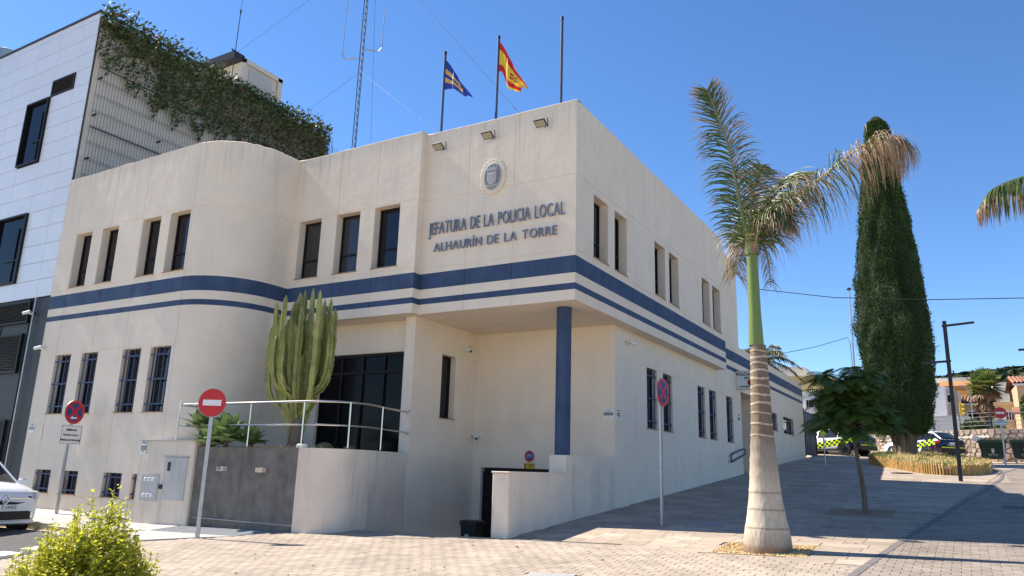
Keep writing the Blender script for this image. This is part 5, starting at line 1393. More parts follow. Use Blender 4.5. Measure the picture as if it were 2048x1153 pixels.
while cl < 640:
    x, y = random.uniform(2.9, 7.9), random.uniform(19.8, 31.6)
    if not inside(x, y): continue
    cl += 1; hs_ = random.uniform(.5, 1.25); straw = random.random() < (.15 if x < 3.9 else .85)
    for _ in range(16):
        a = random.uniform(0, 6.283); L = random.uniform(.13, .36)*hs_; lean = random.uniform(.15, .6)
        p = Vector((x+random.gauss(0, .1), y+random.gauss(0, .1), gz(x, y)+.24)); d = Vector((math.cos(a)*lean, math.sin(a)*lean, 1)).normalized(); s = Vector((-math.sin(a), math.cos(a), 0))*.012
        q = p+d*L*.6; e = q+(d+Vector((math.cos(a)*.5, math.sin(a)*.5, -.35))).normalized()*L*.4
        mi = 1 if straw else 0
        mb.F([p-s, p+s, q+s*.8, q-s*.8], 0 if random.random() < .18 else mi); mb.F([q-s*.8, q+s*.8, e], mi)
part("bed_grass", mb, [M['grassG'], M['grassY']], None, kind='stuff')

# street lamp with two arms
t = thing("street_lamp", "dark grey square lamp post with one arm high and one lower on the other side", "street lamp", (6.71, 16.49, gz(6.71, 16.49)))
mb = B(); mb.box((0, 0, 2.75), (.13, .13, 5.68), None, 0, .01); part("post", mb, M['lampm'], t)
for z, s, L in ((5.42, 1, .86), (4.15, -1, .78)):
    mb = B(); mb.box((s*(L/2+.06), 0, z+.03*s), (L, .1, .07), Matrix.Rotation(R(-4 if s > 0 else -2), 3, 'Y'), 0, .01); a = part("arm", mb, M['lampm'], t)
    mb = B(); mb.box((s*(L*.62+.06), 0, z-.012+.03*s+.02*s), (L*.6, .07, .012), Matrix.Rotation(R(-4 if s > 0 else -2), 3, 'Y')); part("led_panel", mb, M['plast'], a)
    mb = B(); mb.box((0, 0, z), (.18, .18, .06), None, 0, .01); part("collar", mb, M['lampm'], t)
# second lamp, its head only in view
t = thing("street_lamp", "lamp whose flat head alone reaches in at the picture edge over the containers", "street lamp", (9.7, 15.7, gz(9.7, 15.7)))
mb = B(); mb.box((0, 0, 2.3), (.13, .13, 4.8), None, 0, .01); part("post", mb, M['lampm'], t); mb = B(); mb.box((-.5, 0, 4.42), (.85, .14, .06), None, 0, .01); part("arm", mb, M['lampm'], t)
# drain, manholes
def lid(name, x, y, w, h, label, mtl, rz=0, bars=0, rnd=False):
    t = thing(name, label, "drain cover" if bars else "access cover"); t.matrix_world = gmat(x, y, rz, .004)
    mb = B()
    if rnd: mb.lathe([(w, -.01), (w, .004), (w*.94, .008)], (0, 0, 0), 30)
    elif bars: 
        for sx in (-1, 1): mb.box((sx*w/2, 0, 0), (.03, h, .02))
        for sy in (-1, 1): mb.box((0, sy*h/2, 0), (w+.03, .03, .02))
    else: mb.box((0, 0, 0), (w, h, .016), None, 0, .004)
    part("frame" if bars else "plate", mb, mtl, t)
    if bars:
        sb = B(); sb.box((0, 0, 0), (.028, h-.03, .018)); me = sb.mesh("bar", [mtl])
        for i in range(bars): O("bar", me, t, (-w/2+.03+(w-.06)*i/(bars-1), 0, 0))
    elif not rnd:
        mb = B()
        for i in range(int(w/.05)-1):
            for j in range(int(h/.05)-1): mb.lathe([(.012, .008), (.008, .014)], (-w/2+.06+i*.05, -h/2+.06+j*.05, 0), 5)
        part("studs", mb, mtl, t, kind='stuff')
lid("road_drain", 7.85, 7.0, .5, .7, "slotted drain grate set in the shaded road", M['chan'], 0, 9)
lid("access_cover", 2.10, -5.06, .66, .46, "pale studded access cover in the pavers at the picture's bottom edge", M['concrete'], .1)
lid("access_cover", 2.45, 1.1, .75, .42, "flush grey access cover in the shaded slabs beside the sign pole", M['tact'], .1)
lid("access_cover", 4.7, 19.6, .4, .4, "round dark iron cover in the sunlit slabs before the log edging", M['frame'], 0, 0, True)

# ------------------------------------------------------------------ rubble stone wall behind the square
WALL = [(-1.5, 43.8), (6.9, 35.4), (8.2, 34.3), (14, 33.6), (22, 33.4)]
ZW = 4.5
random.seed(14)
sw = thing("stone_wall", "low rubble stone wall behind the police cars and green containers", "wall")
Pw = Path(WALL[::1])
zt = lambda x, y: ZW
mb = B(); us = list(Pw.u)
for (x0, y0), (x1, y1) in zip(WALL, WALL[1:]):
    dx, dy = x1-x0, y1-y0; L = math.hypot(dx, dy); nx, ny = dy/L, -dx/L
    mb.F([(x0, y0, 1.2), (x1, y1, 1.2), (x1, y1, ZW-.03), (x0, y0, ZW-.03)]); mb.F([(x0, y0, ZW-.03), (x1, y1, ZW-.03), (x1-nx*.4, y1-ny*.4, ZW-.03), (x0-nx*.4, y0-ny*.4, ZW-.03)])
part("mortar_core", mb, M['mortar'], sw)
def pt3(u, z, d):
    (x, y), (nx, ny) = Pw(u); return Vector((x+nx*d, y+ny*d, z))
u0 = 0; stones = []; rest = B(); cnt = 0
UL = Pw.u[-1]; gx = .36; rows_ = 6
sites = []
u = 3.5
while u < min(UL, 20.5):
    (x, y), _ = Pw(u); zb = gz(x, y)-.1; nr = 7
    for j in range(nr):
        sites.append((u+random.uniform(-.13, .13)+(gx/2 if j % 2 else 0), zb+(ZW-zb)*(j+.5)/nr+random.uniform(-.06, .06), zb))
    u += gx
import itertools
for i, (su, sz, zb) in enumerate(sites):
    poly = [(su-.4, zb), (su+.4, zb), (su+.4, ZW+.02), (su-.4, ZW+.02)]
    for (tu, tz2, _) in sites:
        if (tu, tz2) == (su, sz) or abs(tu-su) > .85 or abs(tz2-sz) > .75: continue
        mu, mz = (su+tu)/2, (sz+tz2)/2; du, dz = tu-su, tz2-sz
        poly = clip(poly, (mu, mz), (mu-dz, mz+du)) if True else poly
        if len(poly) < 3: break
    if len(poly) < 3: continue
    cu_, cz_ = sum(p[0] for p in poly)/len(poly), sum(p[1] for p in poly)/len(poly)
    sh = [((p[0]-cu_)*.90+cu_, (p[1]-cz_)*.90+cz_) for p in poly]
    dpt = random.uniform(.02, .07)
    top = [((p[0]-cu_)*.80+cu_, (p[1]-cz_)*.80+cz_) for p in poly]
    tgt = B() if cnt < 290 else rest
    c0 = pt3(cu_, cz_, 0)
    O0 = [pt3(p[0], p[1], -.01)-(c0 if tgt is not rest else Vector()) for p in sh]; O1 = [pt3(p[0], p[1], dpt+random.uniform(-.008, .008))-(c0 if tgt is not rest else Vector()) for p in top]
    for k in range(len(sh)): tgt.F([O0[k], O0[(k+1) % len(sh)], O1[(k+1) % len(sh)], O1[k]])
    tgt.F(O1)
    if tgt is not rest: part("stone", tgt, M['stone'], sw, loc=c0); cnt += 1
if rest.f: part("stones_far", rest, M['stone'], sw, kind='stuff')
mb = B(); mb.tube([pt3(u, 4.1, .12) for u in fr(0.5, 20, .8)], .011, 5); o = part("wall_cable", mb, M['galv'], None); tag(o, "grey conduit clipped along the rubble stone wall", "conduit")
mb = B(); c = pt3(12.75, 4.0, .12); mb.box((0, 0, 0), (.42, .16, .28), None, 0, .01); o = part("junction_box", mb, M['plast'], None, loc=c); tag(o, "white junction box on the stone wall above the nearer container", "junction box")
# railing on the terrace above the wall
t = thing("terrace_railing", "grey four-bar railing along the terrace above the stone wall", "railing")
rpts = [pt3(u, 0, -.3) for u in fr(9.5, 21, 1.0)]
for z in (4.72, 4.95, 5.18, 5.4):
    mb = B(); mb.tube([(p.x, p.y, z) for p in rpts], .014, 5); part("bar", mb, M['railg'], t)
pb = B(); pb.box((0, 0, .5), (.05, .05, 1.1)); me = pb.mesh("post", [M['railg']])
for p in rpts[::2]: O("post", me, t, (p.x, p.y, 4.42))
# terrace and land behind
b = B(); TZ = 4.44
for (x0, x1, y0, y1) in cells(fr(-60, 90, 6), fr(44, 116, 6), lambda x, y: True): b.F([(x0, y0, TZ), (x1, y0, TZ), (x1, y1, TZ), (x0, y1, TZ)], 0, True)
b.F([(-1.5, 43.85, TZ), (6.9, 35.5, TZ), (8.2, 34.4, TZ), (14, 33.7, TZ), (60, 33.4, TZ), (60, 44, TZ), (-1.5, 44, TZ)])
struct("terrace", b, M['concrete'])
random.seed(77)
mb = B(); hx = fr(-900, 900, 26); hy = fr(105, 760, 26)
import mathutils
def hh(x, y):
    t = min(max((y-110)/480, 0), 1); s = t*t*(3-2*t)
    return 3.5+s*(58+3*math.sin(x*.008+1.2)+2.5*math.sin(x*.021)+2*math.sin(x*.05))*(1 if x > -12 else max(.25, 1+(x+12)*.004))-(max(0, y-600)*.1)
g = [[Vector((x, y, hh(x, y))) for x in hx] for y in hy]
for a, b2 in zip(g, g[1:]):
    for k in range(len(hx)-1): mb.F([a[k], a[k+1], b2[k+1], b2[k]], 0, True)
struct("hillside", mb, M['hill'], True)
mb = B()
for _ in range(5200):
    y = random.uniform(380, 600); x = random.uniform(-40, 120) if random.random() < .8 else random.uniform(-300, 300); z = hh(x, y); s = random.uniform(2.2, 4.5)
    pts = [Vector((x+random.gauss(0, s*.55), y+random.gauss(0, s*.5), z+s*random.uniform(0, 1.3))) for _ in range(6)]
    for k in range(6): mb.F([pts[k], pts[(k+2) % 6], pts[(k+3) % 6]])
part("hill_woodland", mb, M['hill'], None, kind='stuff')
mb = B(); mb.tube([(0, 0, 0), (0, 0, 12)], .5, 4); mb.tube([(-1.5, 0, 8), (1.5, 0, 8)], .2, 4); mb.tube([(-2, 0, 10), (2, 0, 10)], .2, 4)
o = part("hill_pylon", mb, M['mast'], None, loc=(3.5, 585, hh(3.5, 585))); tag(o, "thin lattice pylon on the wooded ridge far off", "pylon")

# ------------------------------------------------------------------ houses behind the terrace
def house(name, label, x, y, rz, w, d, h, wallm, zb=3.9, roof=None, wins=(), rh=1.0, eave=.3, extra=None):
    """w along local x (front faces -y), origin at front centre"""
    t = thing(name, label, "house", (x, y, zb), R(rz), None)
    mb = B(); mb.box((0, d/2, h/2), (w, d, h)); wl_ = part("wall", mb, M[wallm], t)
    if roof == 'gable':
        mb = B(); zb2 = h+.02
        mb.F([(-w/2-eave, -eave, zb2), (w/2+eave, -eave, zb2), (w/2+eave, d/2, zb2+rh), (-w/2-eave, d/2, zb2+rh)]); mb.F([(-w/2-eave, d/2, zb2+rh), (w/2+eave, d/2, zb2+rh), (w/2+eave, d+eave, zb2), (-w/2-eave, d+eave, zb2)])
        n = int((w+2*eave)/.22); sl = math.hypot(d/2+eave, rh)
        for i in range(n):
            xx = -w/2-eave+.11+i*.22; mb.tube([(xx, -eave, zb2+.05), (xx, d/2, zb2+rh+.05)], .085, 6, cap=False)
        part("tile_roof", mb, M['tile'], t)
        mb = B(); mb.box((0, -eave+.02, h-.04), (w+2*eave, .06, .12)); part("eave_board", mb, M['whitew'], t)
    elif roof == 'flat':
        mb = B(); mb.box((0, d/2, h+.12), (w+.16, d+.16, .24)); part("parapet", mb, M[wallm], t)
    for (wx, wz, ww, wh, kind) in wins:
        mb = B()
        for s in (-1, 1): mb.box((wx+s*ww/2, -.02, wz), (.08, .1, wh+.1)); mb.box((wx, -.02, wz+s*wh/2), (ww, .1, .08))
        f = part("window", mb, M['white'], t)
        mb = B(); mb.box((wx, .0, wz), (ww, .03, wh)); part("pane", mb, M['glass'] if kind != 'shut' else M['plast'], f)
        if kind == 'bars':
            mb = B()
            for i in range(4): mb.box((wx-ww/2+ww*(i+.5)/4, -.09, wz), (.04, .04, wh))
            part("window_grille", mb, M['white'], f)
    return t
TZ = 4.4
house("yellow_house", "yellow house with a thin cornice showing past the end of the annex", -2.9, 42.6, -3, 3.6, 8, 4.1, 'yelw', TZ, 'flat', [(.9, 2.6, .5, .8, 'shut')])
mb = B(); mb.prism([(-2.2, 0), (2.6, 0), (2.6, .35), (1.5, .55), (.5, 1.0), (.35, 1.3), (-2.2, 1.5)], 0, 5, 0, 0, lambda p: Vector((p[0], p[2], p[1]))); o = part("stepped_gable", mb, M['whitew'], None, loc=(-3.5, 46.7, 8.6)); tag(o, "white stepped gable rising behind the yellow house near the annex", "gable wall")
house("white_house", "white house with a barred window between the blue gate and the young tree", -1.3, 41.9, -3, 3.2, 6, 2.9, 'whitew', TZ, 'flat', [(-.85, 2.3, .7, .6, 'bars'), (.6, 1.2, .8, 1.3, 'dark')])
house("white_house", "tall plain white house wall just past the cypress", 5.1, 45.5, -4, 1.85, 8, 3.65, 'whitew', TZ, None)
house("grey_house", "narrow grey-sided house behind the lamp post with a dark upper opening", 6.24, 46.6, -4, .52, 7, 3.7, 'greyw', TZ, None, [(.0, 2.9, .3, .6, 'dark')])
house("grey_house", "low grey-white garden wall block behind the railing under the lamp arm", 6.1, 43.6, -4, 2.3, 2, 1.5, 'greyw', TZ, None)
house("yellow_house", "yellow house with a brown tiled porch roof left of the fan palm", 7.4, 52.6, -4, 2.3, 5, 3.05, 'palew', TZ, 'gable', [(-.75, 1.9, .42, 1.5, 'bars'), (.25, 2.1, .8, .75, 'dark')], .75, .15)
house("yellow_house", "mustard upper house under an orange sheet roof behind the tiled porch", 7.2, 58.5, -4, 2.9, 6, 4.7, 'yelw', TZ, None, [])
mb = B(); mb.box((0, 0, 0), (3.3, 3, .12), Matrix.Rotation(R(14), 3, 'X')); mb.box((0, -1.45, -.42), (3.3, .1, .3)); o = part("sheet_roof", mb, M['otile'], None, loc=(7.1, 59.2, 9.65)); tag(o, "rusty orange sheet roof on the mustard house", "roof")
mb = B(); mb.box((0, 0, 0), (5, 3, .1)); o = part("roof_terrace_cover", mb, M['white'], None, loc=(6.2, 63, 10.45)); tag(o, "flat white roof cover behind the orange sheet roof", "roof")
house("beige_house", "beige and white house with a flat top right of the fan palm", 10.3, 51.6, -2, 2.4, 7, 4.1, 'whitew', TZ, None, [])
mb = B(); mb.box((0, 0, 0), (2.6, 6, .45)); o = part("brown_upper_storey", mb, M['tan'], None, loc=(10.35, 55.2, 8.74)); tag(o, "brown upper storey set on the beige house", "upper storey")
mb = B(); mb.prism([(-1.2, 0), (1.2, 0), (.9, .62), (-.9, .62)], 0, 3, 0, 0, lambda p: Vector((p[0], p[2], p[1]))); o = part("pale_roof_block", mb, M['whitew'], None, loc=(10.5, 58.5, 9.05)); tag(o, "pale roof block above the brown upper storey", "roof")
house("yellow_house", "pale yellow house with a white barred window behind the distant no-entry sign", 9.85, 47.5, 0, 1.9, 4, 2.45, 'palew', TZ, 'flat', [(-.15, 1.75, .62, .62, 'bars')])
house("orange_house", "orange-walled house with a red tiled roof at the picture edge", 11.1, 44.0, 2, 2.0, 6, 3.5, 'orgw', TZ, 'gable', [(-.4, 2.2, .45, .8, 'dark')], .75, .22)
mb = B(); mb.box((0, 0, 0), (1.5, 1.1, .1), Matrix.Rotation(R(24), 3, 'X')); o = part("porch_roof", mb, M['tile'], None, loc=(10.4, 43.0, 6.15)); tag(o, "small red tiled porch roof low at the picture edge", "roof")
# traffic light, thin lamp, bushes, fan palm on the terrace
t = thing("traffic_light", "yellow traffic light seen from the side on the terrace", "traffic light", (6.87, 43.6, 4.4))
mb = B(); mb.tube([(0, 0, 0), (0, 0, 1.5)], .04, 8); part("pole", mb, M['mast'], t); mb = B(); mb.box((0, 0, 1.92), (.17, .2, .85), None, 0, .02)
part("housing", mb, M['yellow'], t)
mb = B()
for z in (1.65, 1.92, 2.19): mb.tube([(.07, -.05, z), (.2, -.08, z)], .085, 8)
part("visor", mb, M['yellow'], t)
t = thing("street_lamp", "thin curved lamp post beside the fan palm", "street lamp", (7.42, 42.6, 4.4))
mb = B(); mb.tube(bez([(0, 0, 0), (.05, 0, 1.2), (.06, 0, 2.5), (-.05, 0, 3.1), (-.28, 0, 3.3)], 14), .03, 7); part("pole", mb, M['galv'], t); mb = B(); mb.box((-.42, 0, 3.34), (.34, .12, .06), None, 0, .02); part("lamp_head", mb, M['galv'], t)
t = thing("fan_palm", "fan palm with a skirt of dry leaves before the yellow houses", "palm tree", (8.45, 48.6, 4.4))
mb = B(); mb.lathe([(.3, 0), (.22, .5), (.2, 2.8), (.18, 3.7)], (0, 0, 0), 14); part("trunk", mb, M['bark'], t, True)
random.seed(41)
def fan(mb, base, d, Lp, rad, mi):
    d = d.normalized(); tip = base+d*Lp; mb.tube([base, tip], .018, 4, 2 if mi == 0 else mi)
    s = d.cross(Vector((0, 0, 1))); s = s.normalized() if s.length > .1 else Vector((1, 0, 0)); nn = s.cross(d)
    for k in range(17):
        a = R(-115+230*k/16); q = (d*math.cos(a)+s*math.sin(a)+nn*.12); e = tip+q*rad*random.uniform(.85, 1.1)+Vector((0, 0, -.35*rad*random.random()*(1.4 if mi else .8)))
        w = (s*math.cos(a)-d*math.sin(a))*rad*.075; m = tip+q*rad*.55
        mb.F([tip, m-w, e, m+w], mi)
mb = B()
for i in range(46):
    a = i*2.4; el = R(78-130*i/46); fan(mb, Vector((0, 0, 3.85)), Vector((math.cos(a)*math.cos(el), math.sin(a)*math.cos(el), math.sin(el))), random.uniform(.55, .9), random.uniform(.6, .8), 1 if (i > 40) else 0)
for i in range(40):
    a = i*2.4; el = R(-50-35*random.random()); fan(mb, Vector((0, 0, 3.75-.025*i)), Vector((math.cos(a)*math.cos(el), math.sin(a)*math.cos(el), math.sin(el))), random.uniform(.5, .9), random.uniform(.5, .75), 1)
for i in range(16):
    a = i*.4; fan(mb, Vector((0, 0, 4.0)), Vector((math.cos(a), math.sin(a), .3)), .5, .5, 1)
part("fronds", mb, [M['fang'], M['palmdry'], M['rachis']], t)
def blob_bush(name, x, y, z, rx, rz_, n, label, mi, cat="shrub", dz=0):
    mb = B()
    for _ in range(n):
        v = Vector((random.gauss(0, 1), random.gauss(0, 1), random.gauss(0, 1))).normalized()*random.uniform(.55, 1)
        leafcard(mb, Vector((v.x*rx, v.y*rx*.8, rz_+v.z*rz_)), random.uniform(.05, .12))
    o = part(name, mb, M[mi], None, loc=(x, y, z)); return tag(o, label, cat)
blob_bush("terrace_shrub", 7.45, 39.6, 4.4, .75, .5, 1500, "dense green shrub behind the terrace railing below the fan palm", 'vine')
blob_bush("terrace_shrub", 8.8, 39.6, 4.4, .4, .32, 600, "low shrub behind the railing near the distant no-entry sign", 'vine')
blob_bush("garden_tree", 10.15, 35.6, 4.4, .5, 1.1, 1800, "leafy garden tree before the orange-walled house", 'vine', "tree")
# date palm behind the annex
t = thing("date_palm", "date palm whose feathery fronds arch above the annex roof", "palm tree", (-2.6, 28.9, 2.2))
mb = B(); mb.lathe([(.3, 0), (.26, 5.4), (.2, 5.6)], (0, 0, 0), 12); part("trunk", mb, M['bark'], t, True)
for i in range(22):
    a = i*2.4; el = R(62-4.4*i); L = 2.5; d = Vector((math.cos(a), math.sin(a), 0))
    c = [Vector((0, 0, 5.7))]
    for k in (1, 2, 3): c.append(Vector((0, 0, 5.7))+d*(L*math.cos(el)*k/3)+Vector((0, 0, L*math.sin(el)*k/3-1.5*(k/3)**2.2)))
    frond(t, c, 34, lambda tt, s: .55*math.sin(math.pi*min(1, .2+.75*tt))+.08, lambda tt, s: .8, lambda tt, s: .03, .055, .12, Vector((0, 0, 1)), .03, .4, .9)
# overhead cables and pole
wire("overhead_cable", "long overhead cable crossing behind the cypress from the annex roof", [(-1.55, 24.7, 11.05), (2, 25, 10.35), (6, 25.3, 9.95), (10, 25.5, 9.72), (16, 26, 9.75)], .02)
t = thing("utility_pole", "slender galvanised pole with a small cap rising between the young tree and the cypress", "pole", (.25, 47.2, 4.4))
mb = B(); mb.tube([(0, 0, 0), (0.06, 0, 11.4)], [.08, .055], 8); part("pole", mb, M['galv'], t); mb = B(); mb.lathe([(.1, 11.35), (.2, 11.45), (.1, 11.55)], (.06, 0, 0), 10); part("cap", mb, M['mast'], t)
wire("overhead_cable", "service cable sloping from the annex roof up to the slender pole", [(-4.6, 44.4, 10.65), (-2.2, 45.9, 11.3), (-.05, 47.2, 12.1), (.12, 47.15, 11.6), (.2, 47.1, 8)], .022)

# ------------------------------------------------------------------ vehicles
def vehicle(name, label, loc, rz, body, spec):
    t = thing(name, label, "car", loc, rz)
    mb = B(); rings = []
    for (x, zs, zb, yw, yb) in spec['body']:
        half = [(yw*.86, zs), (yw*.97, zs+.10), (yw, zs+(zb-zs)*.45), (yw*.985, zs+(zb-zs)*.72), (yb+.02, zb-.045), (yb-.05, zb), (yb*.5, zb+spec.get('crown', .02)), (0, zb+spec.get('crown', .02)*1.3)]
        rings.append([(x, y, z) for y, z in half]+[(x, -y, z) for y, z in half[-2::-1]])
    n = len(rings[0])
    for a, b2 in zip(rings, rings[1:]):
        for k in range(n-1): mb.F([a[k], b2[k], b2[k+1], a[k+1]], 0, True)
        mb.F([a[n-1], b2[n-1], b2[0], a[0]], 0, True)
    mb.F(rings[0], 0, True); mb.F(rings[-1][::-1], 0, True)
    bo = part("body", mb, body, t, True, angle=40)
    gl = B(); rf = B(); rings = []
    for (x, zb, zr_, wb, wt) in spec['cabin']: rings.append([(x, wb, zb), (x, wt, zr_-.05), (x, wt*.86, zr_), (x, 0, zr_+.02), (x, -wt*.86, zr_), (x, -wt, zr_-.05), (x, -wb, zb)])
    N = len(rings)
    for i, (a, b2) in enumerate(zip(rings, rings[1:])):
        for k in range(6):
            side = k in (0, 5); ends = i < spec['ws'] or i >= N-1-spec['rs']
            tgt = gl if side or ends else rf
            tgt.F([a[k], b2[k], b2[k+1], a[k+1]], 0, True)
    part("glasshouse", gl, M['carglass'], t, True); part("roof", rf, body if not isinstance(body, str) else M[body], t, True)
    for i in spec['pillars']:
        a = rings[i]; pl = B()
        for s in ((0, 1), (6, 5)): pl.tube([Vector(a[s[0]])*1.004, Vector(a[s[1]])*1.004], .035, 6)
        part("pillar", pl, M['carw'] if i < 3 else spec.get('pm', M['navy']), t)
    pl = B()
    for s in (1, 5): pl.tube([Vector(r_[s])*1.002 for r_ in rings], .03, 6)
    part("roof_rail", pl, M['carw'], t)
    r = spec['r']
    for x in spec['wx']:
        for s in (1, -1):
            ya = spec['yw']*s
            ar = B(); ar.lathe([(r*1.13, 0), (r*1.13, .004)], (0, 0, 0), 28, T=lambda p: Vector((x+p[0], ya*1.0+s*p[2]+s*.004, r+p[1]))); part("wheel_shade_disc", ar, M['black'], t)  # flat black disc, its colour stands in for the shaded wheel hollow
            w = B(); w.lathe([(r*.62, -.2), (r*.96, -.2), (r, -.17), (r, -.03), (r*.96, 0), (r*.68, 0), (r*.66, -.02)], (0, 0, 0), 28, T=lambda p: Vector((x+p[0], ya+s*(p[2]+.022), r+p[1]))); wo = part("wheel", w, M['rubber'], t, True)
            rm = B(); rm.lathe([(r*.66, -.01), (r*.6, 0)], (0, 0, 0), 24, T=lambda p: Vector((x+p[0], ya+s*(p[2]+.016), r+p[1]))); part("rim_shade_disc", rm, M['black'], wo)  # black disc puts the shade behind the spokes into colour
            sp = B()
            for k in range(5):
                a = k*1.2566+.3; 
                for da in (-.13, .13): sp.prism([(r*.1*math.cos(a+1.57)+r*.08*math.cos(a), r*.1*math.sin(a+1.57)+r*.08*math.sin(a)), (r*.08*math.cos(a-1.57), r*.08*math.sin(a-1.57)), (r*.64*math.cos(a+da-.05), r*.64*math.sin(a+da-.05)), (r*.64*math.cos(a+da+.06), r*.64*math.sin(a+da+.06))], 0, .012, 0, 0, lambda p: Vector((x+p[0], ya+s*(p[2]+.018), r+p[1])))
            part("wheel_rim", sp, M['chrome'], wo)
    return t, bo
SUV = dict(body=[(2.22, .42, .72, .62, .55), (2.12, .28, .80, .82, .74), (1.75, .24, .90, .90, .82), (1.2, .24, .97, .915, .84), (.6, .26, .99, .915, .86), (-.6, .26, 1.0, .915, .86), (-1.5, .26, 1.04, .92, .86), (-2.0, .3, 1.06, .89, .80), (-2.18, .36, 1.02, .82, .72), (-2.24, .5, .9, .74, .6)],
           cabin=[(1.15, .97, .99, .80, .76), (.42, .98, 1.40, .84, .64), (-.1, .99, 1.51, .85, .62), (-.9, 1.0, 1.50, .85, .62), (-1.55, 1.03, 1.40, .83, .58), (-2.12, 1.04, 1.07, .76, .66)],
           ws=1, rs=1, pillars=(1, 3, 4), r=.345, wx=(1.36, -1.33), yw=.905)
def suv(loc, heading, label):
    t, bo = vehicle("police_car", label, loc, heading, M['livery'], SUV); t['category'] = "police car"
    for s in (1, -1):
        mb = B(); mb.box((-2.0, s*.74, .86), (.32, .26, .13), Matrix.Rotation(s*R(20), 3, 'Z'), 0, .03); part("tail_light", mb, M['tail'], t)
        mb = B(); mb.box((2.02, s*.7, .72), (.28, .24, .12), Matrix.Rotation(-s*R(25), 3, 'Z'), 0, .03); part("headlight", mb, M['hlamp'], t)
        mb = B(); mb.box((.95, s*.99, 1.04), (.16, .2, .14), None, 0, .03); part("side_mirror", mb, M['carw'], t)
        mb = B(); mb.box((-.1, s*.925, .86), (.2, .02, .03)); mb.box((-1.0, s*.925, .88), (.2, .02, .03)); part("door_handle", mb, M['navy'], t)
        mb = B(); mb.box((0, s*.91, .31), (2.0, .04, .1), None, 0, .01); part("sill_trim", mb, M['black'], t)
    mb = B(); mb.box((-2.24, 0, .58), (.03, 1.5, .06)); part("reflective_strip", mb, M['lime'], t)
    mb = B()
    for k in range(9): mb.box((-2.15, -.64+k*.16, 1.0), (.12, .07, .035))
    part("reflective_checks", mb, M['white'], t)
    mb = B(); mb.box((-2.235, 0, .8), (.02, .5, .11)); part("number_plate", mb, M['white'], t)
    text_part("lettering", "POLICIA LOCAL", .11, M['white'], t, (-2.262, 0, .66), (0, -1, 0), (0, 0, 1))
    mb = B(); mb.box((-2.2, 0, .42), (.12, 1.62, .22), None, 0, .04); part("rear_bumper", mb, M['black'], t)
    mb = B(); mb.box((-.1, 0, 1.56), (.28, 1.0, .09), None, 0, .03); part("light_bar", mb, M['sblue'], t)
    mb = B(); mb.box((-1.95, .93, .62), (.1, .02, .1)); part("side_marker", mb, M['tail'], t)
    return t
def place_suv(rx, ry, heading, label):
    """rx, ry: left rear wheel contact"""
    c, s = math.cos(heading), math.sin(heading); lx, ly = -1.33, .905
    x, y = rx-(c*lx-s*ly), ry-(s*lx+c*ly); return suv((x, y, gz(rx, ry)), heading, label)
place_suv(5.09, 33.7, math.atan2(.71, -.70), "police car parked along the stone wall behind the cypress trunk, its rear half navy")
place_suv(1.08, 32.3, math.atan2(.45, -.89), "police car parked by the blue gate, half hidden under the young tree")
# white family car on the street
MPV = dict(body=[(2.16, .40, .76, .62, .5), (2.10, .24, .83, .76, .66), (1.92, .2, .91, .85, .74), (1.5, .2, .98, .89, .78), (1.05, .22, 1.02, .905, .82), (.3, .24, 1.06, .905, .84), (-1.5, .26, 1.10, .905, .84), (-2.1, .3, 1.08, .84, .76), (-2.2, .45, .95, .76, .6)],
           cabin=[(1.25, 1.0, 1.02, .80, .74), (.25, 1.05, 1.56, .84, .64), (-.3, 1.06, 1.64, .85, .63), (-1.5, 1.08, 1.62, .85, .62), (-1.95, 1.09, 1.5, .82, .6), (-2.18, 1.09, 1.11, .76, .62)],
           ws=1, rs=1, pillars=(1, 3, 4), r=.32, wx=(1.35, -1.35), yw=.885, pm=M['carw'], crown=.035)
for k_ in ('body', 'cabin'): MPV[k_] = [tuple(v*1.09 if (i in ((1, 2))) else v for i, v in enumerate(r_)) for r_ in MPV[k_]]
zc_ = gz(-13.3, -5.3)
fc, bo = vehicle("family_car", "white family car parked nose towards the zebra crossing by the kerb", (-13.36, -5.30, zc_), R(1.5), M['carw'], MPV)
for s in (1, -1):
    mb = B(); mb.box((1.97, s*.685, .84), (.30, .30, .2), Matrix.Rotation(-s*R(32), 3, 'Z') @ Matrix.Rotation(R(-18), 3, 'Y'), 0, .05); part("headlight", mb, M['hlamp'], fc, True)
    mb = B(); mb.box((.98, s*1.0, 1.12), (.14, .24, .17), None, 0, .04); part("side_mirror", mb, M['carw'], fc)
    mb = B(); mb.box((2.13, s*.52, .46), (.06, .3, .13), None, 0, .02); part("fog_lamp_surround", mb, M['chrome'], fc)
mb = B(); mb.prism([(-.62, -.03), (-.25, -.10), (.25, -.10), (.62, -.03), (.6, .06), (-.6, .06)], 0, .06, 0, .01, lambda p: Vector((2.14+p[2]-abs(p[0])**2*.16, p[0], .78+p[1]*1.1))); part("grille", mb, M['black'], fc)
mb = B(); mb.box((2.19, .33, .80), (.02, .44, .018), Matrix.Rotation(R(-9), 3, 'Z')); mb.box((2.19, -.33, .80), (.02, .44, .018), Matrix.Rotation(R(9), 3, 'Z')); part("grille_trim", mb, M['chrome'], fc)
mb = B()
TD = lambda p: Vector((2.225+p[2], p[0], .78+p[1]))
for a, b2 in (((0, .11), (.075, 0)), ((.075, 0), (0, -.11)), ((0, -.11), (-.075, 0)), ((-.075, 0), (0, .11))): mb.tube([TD((*a, 0)), TD((*b2, 0))], .017, 6)
part("diamond_emblem", mb, M['chrome'], fc)
mb = B(); mb.box((2.11, 0, .44), (.14, 1.26, .18), None, 0, .03); part("lower_grille", mb, M['black'], fc)
mb = B(); mb.box((2.05, 0, .30), (.14, 1.5, .06), None, 0, .02); part("lower_lip", mb, M['carw'], fc)
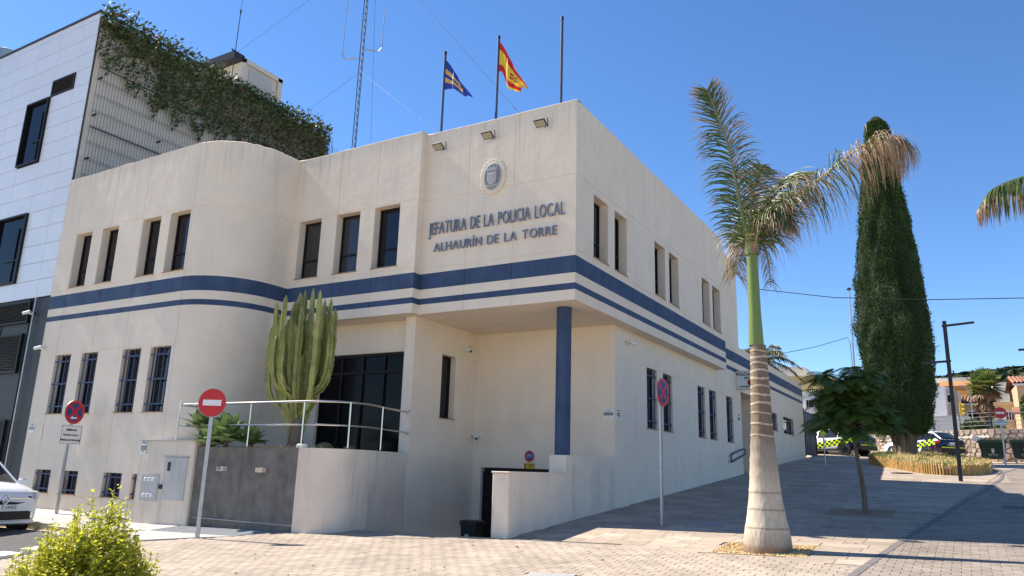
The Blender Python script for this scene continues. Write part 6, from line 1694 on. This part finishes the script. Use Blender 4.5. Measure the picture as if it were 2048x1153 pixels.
mb = B(); mb.box((2.175, 0, .615), (.03, .52, .115), None, 0, .005); npl = part("number_plate", mb, M['white'], fc)
text_part("lettering", "5 HWS", .105, M['black'], npl, (2.193, .12, .578), (0, 1, 0), (0, 0, 1))
# ------------------------------------------------------------------ waste containers
def container(loc, rz, label):
    t = thing("waste_container", label, "waste container", loc, rz, "green waste containers")
    mb = B(); mb.prism([(-.52, -.36), (.52, -.36), (.52, .36), (-.52, .36)], .2, 1.02, 0, 0, lambda p: Vector((p[0]*(.92+.25*(p[2]-.2)), p[1]*(.85+.3*(p[2]-.2)), p[2]))); part("bin_body", mb, M['bin'], t)
    mb = B(); mb.box((0, 0, 1.05), (1.32, .92, .08), None, 0, .02); part("rim", mb, M['bin'], t)
    mb = B(); mb.tube([(-.62, y, 1.1+.12*math.cos(y*1.6)) for y in (0,)]+[(.62, 0, 1.22)], .02, 4) if False else mb.box((0, .02, 1.13), (1.24, .84, .1), None, 0, .045); part("lid", mb, M['bin'], t)
    for x in (-.5, -.17, .17, .5):
        mb = B(); mb.box((x, -.37, .62), (.03, .03, .7), Matrix.Rotation(R(8), 3, 'X')); part("rib", mb, M['bin'], t)
    for x in (-.42, .42):
        for y in (-.28, .28):
            mb = B(); mb.lathe([(.09, -.03), (.1, 0), (.09, .03)], (0, 0, 0), 14, T=lambda p: Vector((x+p[2], y+p[0], .1+p[1]))); mb.box((x, y, .2), (.1, .06, .1)); part("caster", mb, M['galv'], t)
    mb = B(); R8 = Matrix.Rotation(R(-9), 3, 'X')
    def dec(pts, z): mb.prism(pts, 0, .006, 0, 0, lambda p: Vector((p[0], -.385-p[2]-.12*(p[1]+z-.5), p[1]+z)))
    dec([(-.07, .16), (.07, .16), (.08, .21), (.04, .19), (0, .22), (-.04, .19), (-.08, .21)], .5)
    dec([(-.06, .13), (.06, .13), (.05, .04), (0, .0), (-.05, .04)], .5); dec([(-.09, -.01), (0, -.04), (.09, -.01), (0, -.02)], .5)
    part("emblem", mb, M['plast'], t)
    text_part("lettering", "AYUNTAMIENTO", .055, M['plast'], t, (0, -.395, .41), (1, 0, 0), (0, .1, 1)); text_part("lettering", "ALHAURIN DE LA TORRE", .035, M['plast'], t, (0, -.39, .35), (1, 0, 0), (0, .1, 1))
    return t
container((8.12, 32.0, gz(8.1, 31.8)), R(-3), "dark green wheeled waste container beside the distant no-entry sign, the nearer to the police car")
container((9.5, 32.1, gz(9.5, 31.9)), R(-3), "dark green wheeled waste container cut by the picture edge")

# scattered dry leaves and bits on the paving
random.seed(5); mb = B()
for _ in range(170):
    x, y = random.uniform(-4, 6.5), random.uniform(-7, 6); 
    if hole(x, y) or (x < -3.6 and y > -3.2): continue
    r = random.uniform(.012, .035); a = random.random()*6.28; z = gz(x, y)+.006
    mb.F([(x+r*math.cos(a), y+r*math.sin(a), z), (x+r*.5*math.cos(a+1.6), y+r*.5*math.sin(a+1.6), z+r*.4), (x-r*math.cos(a), y-r*math.sin(a), z+r*.2), (x+r*.5*math.cos(a-1.6), y+r*.5*math.sin(a-1.6), z+.001)])
part("fallen_leaves", mb, M['vinedry'], None, kind='stuff')
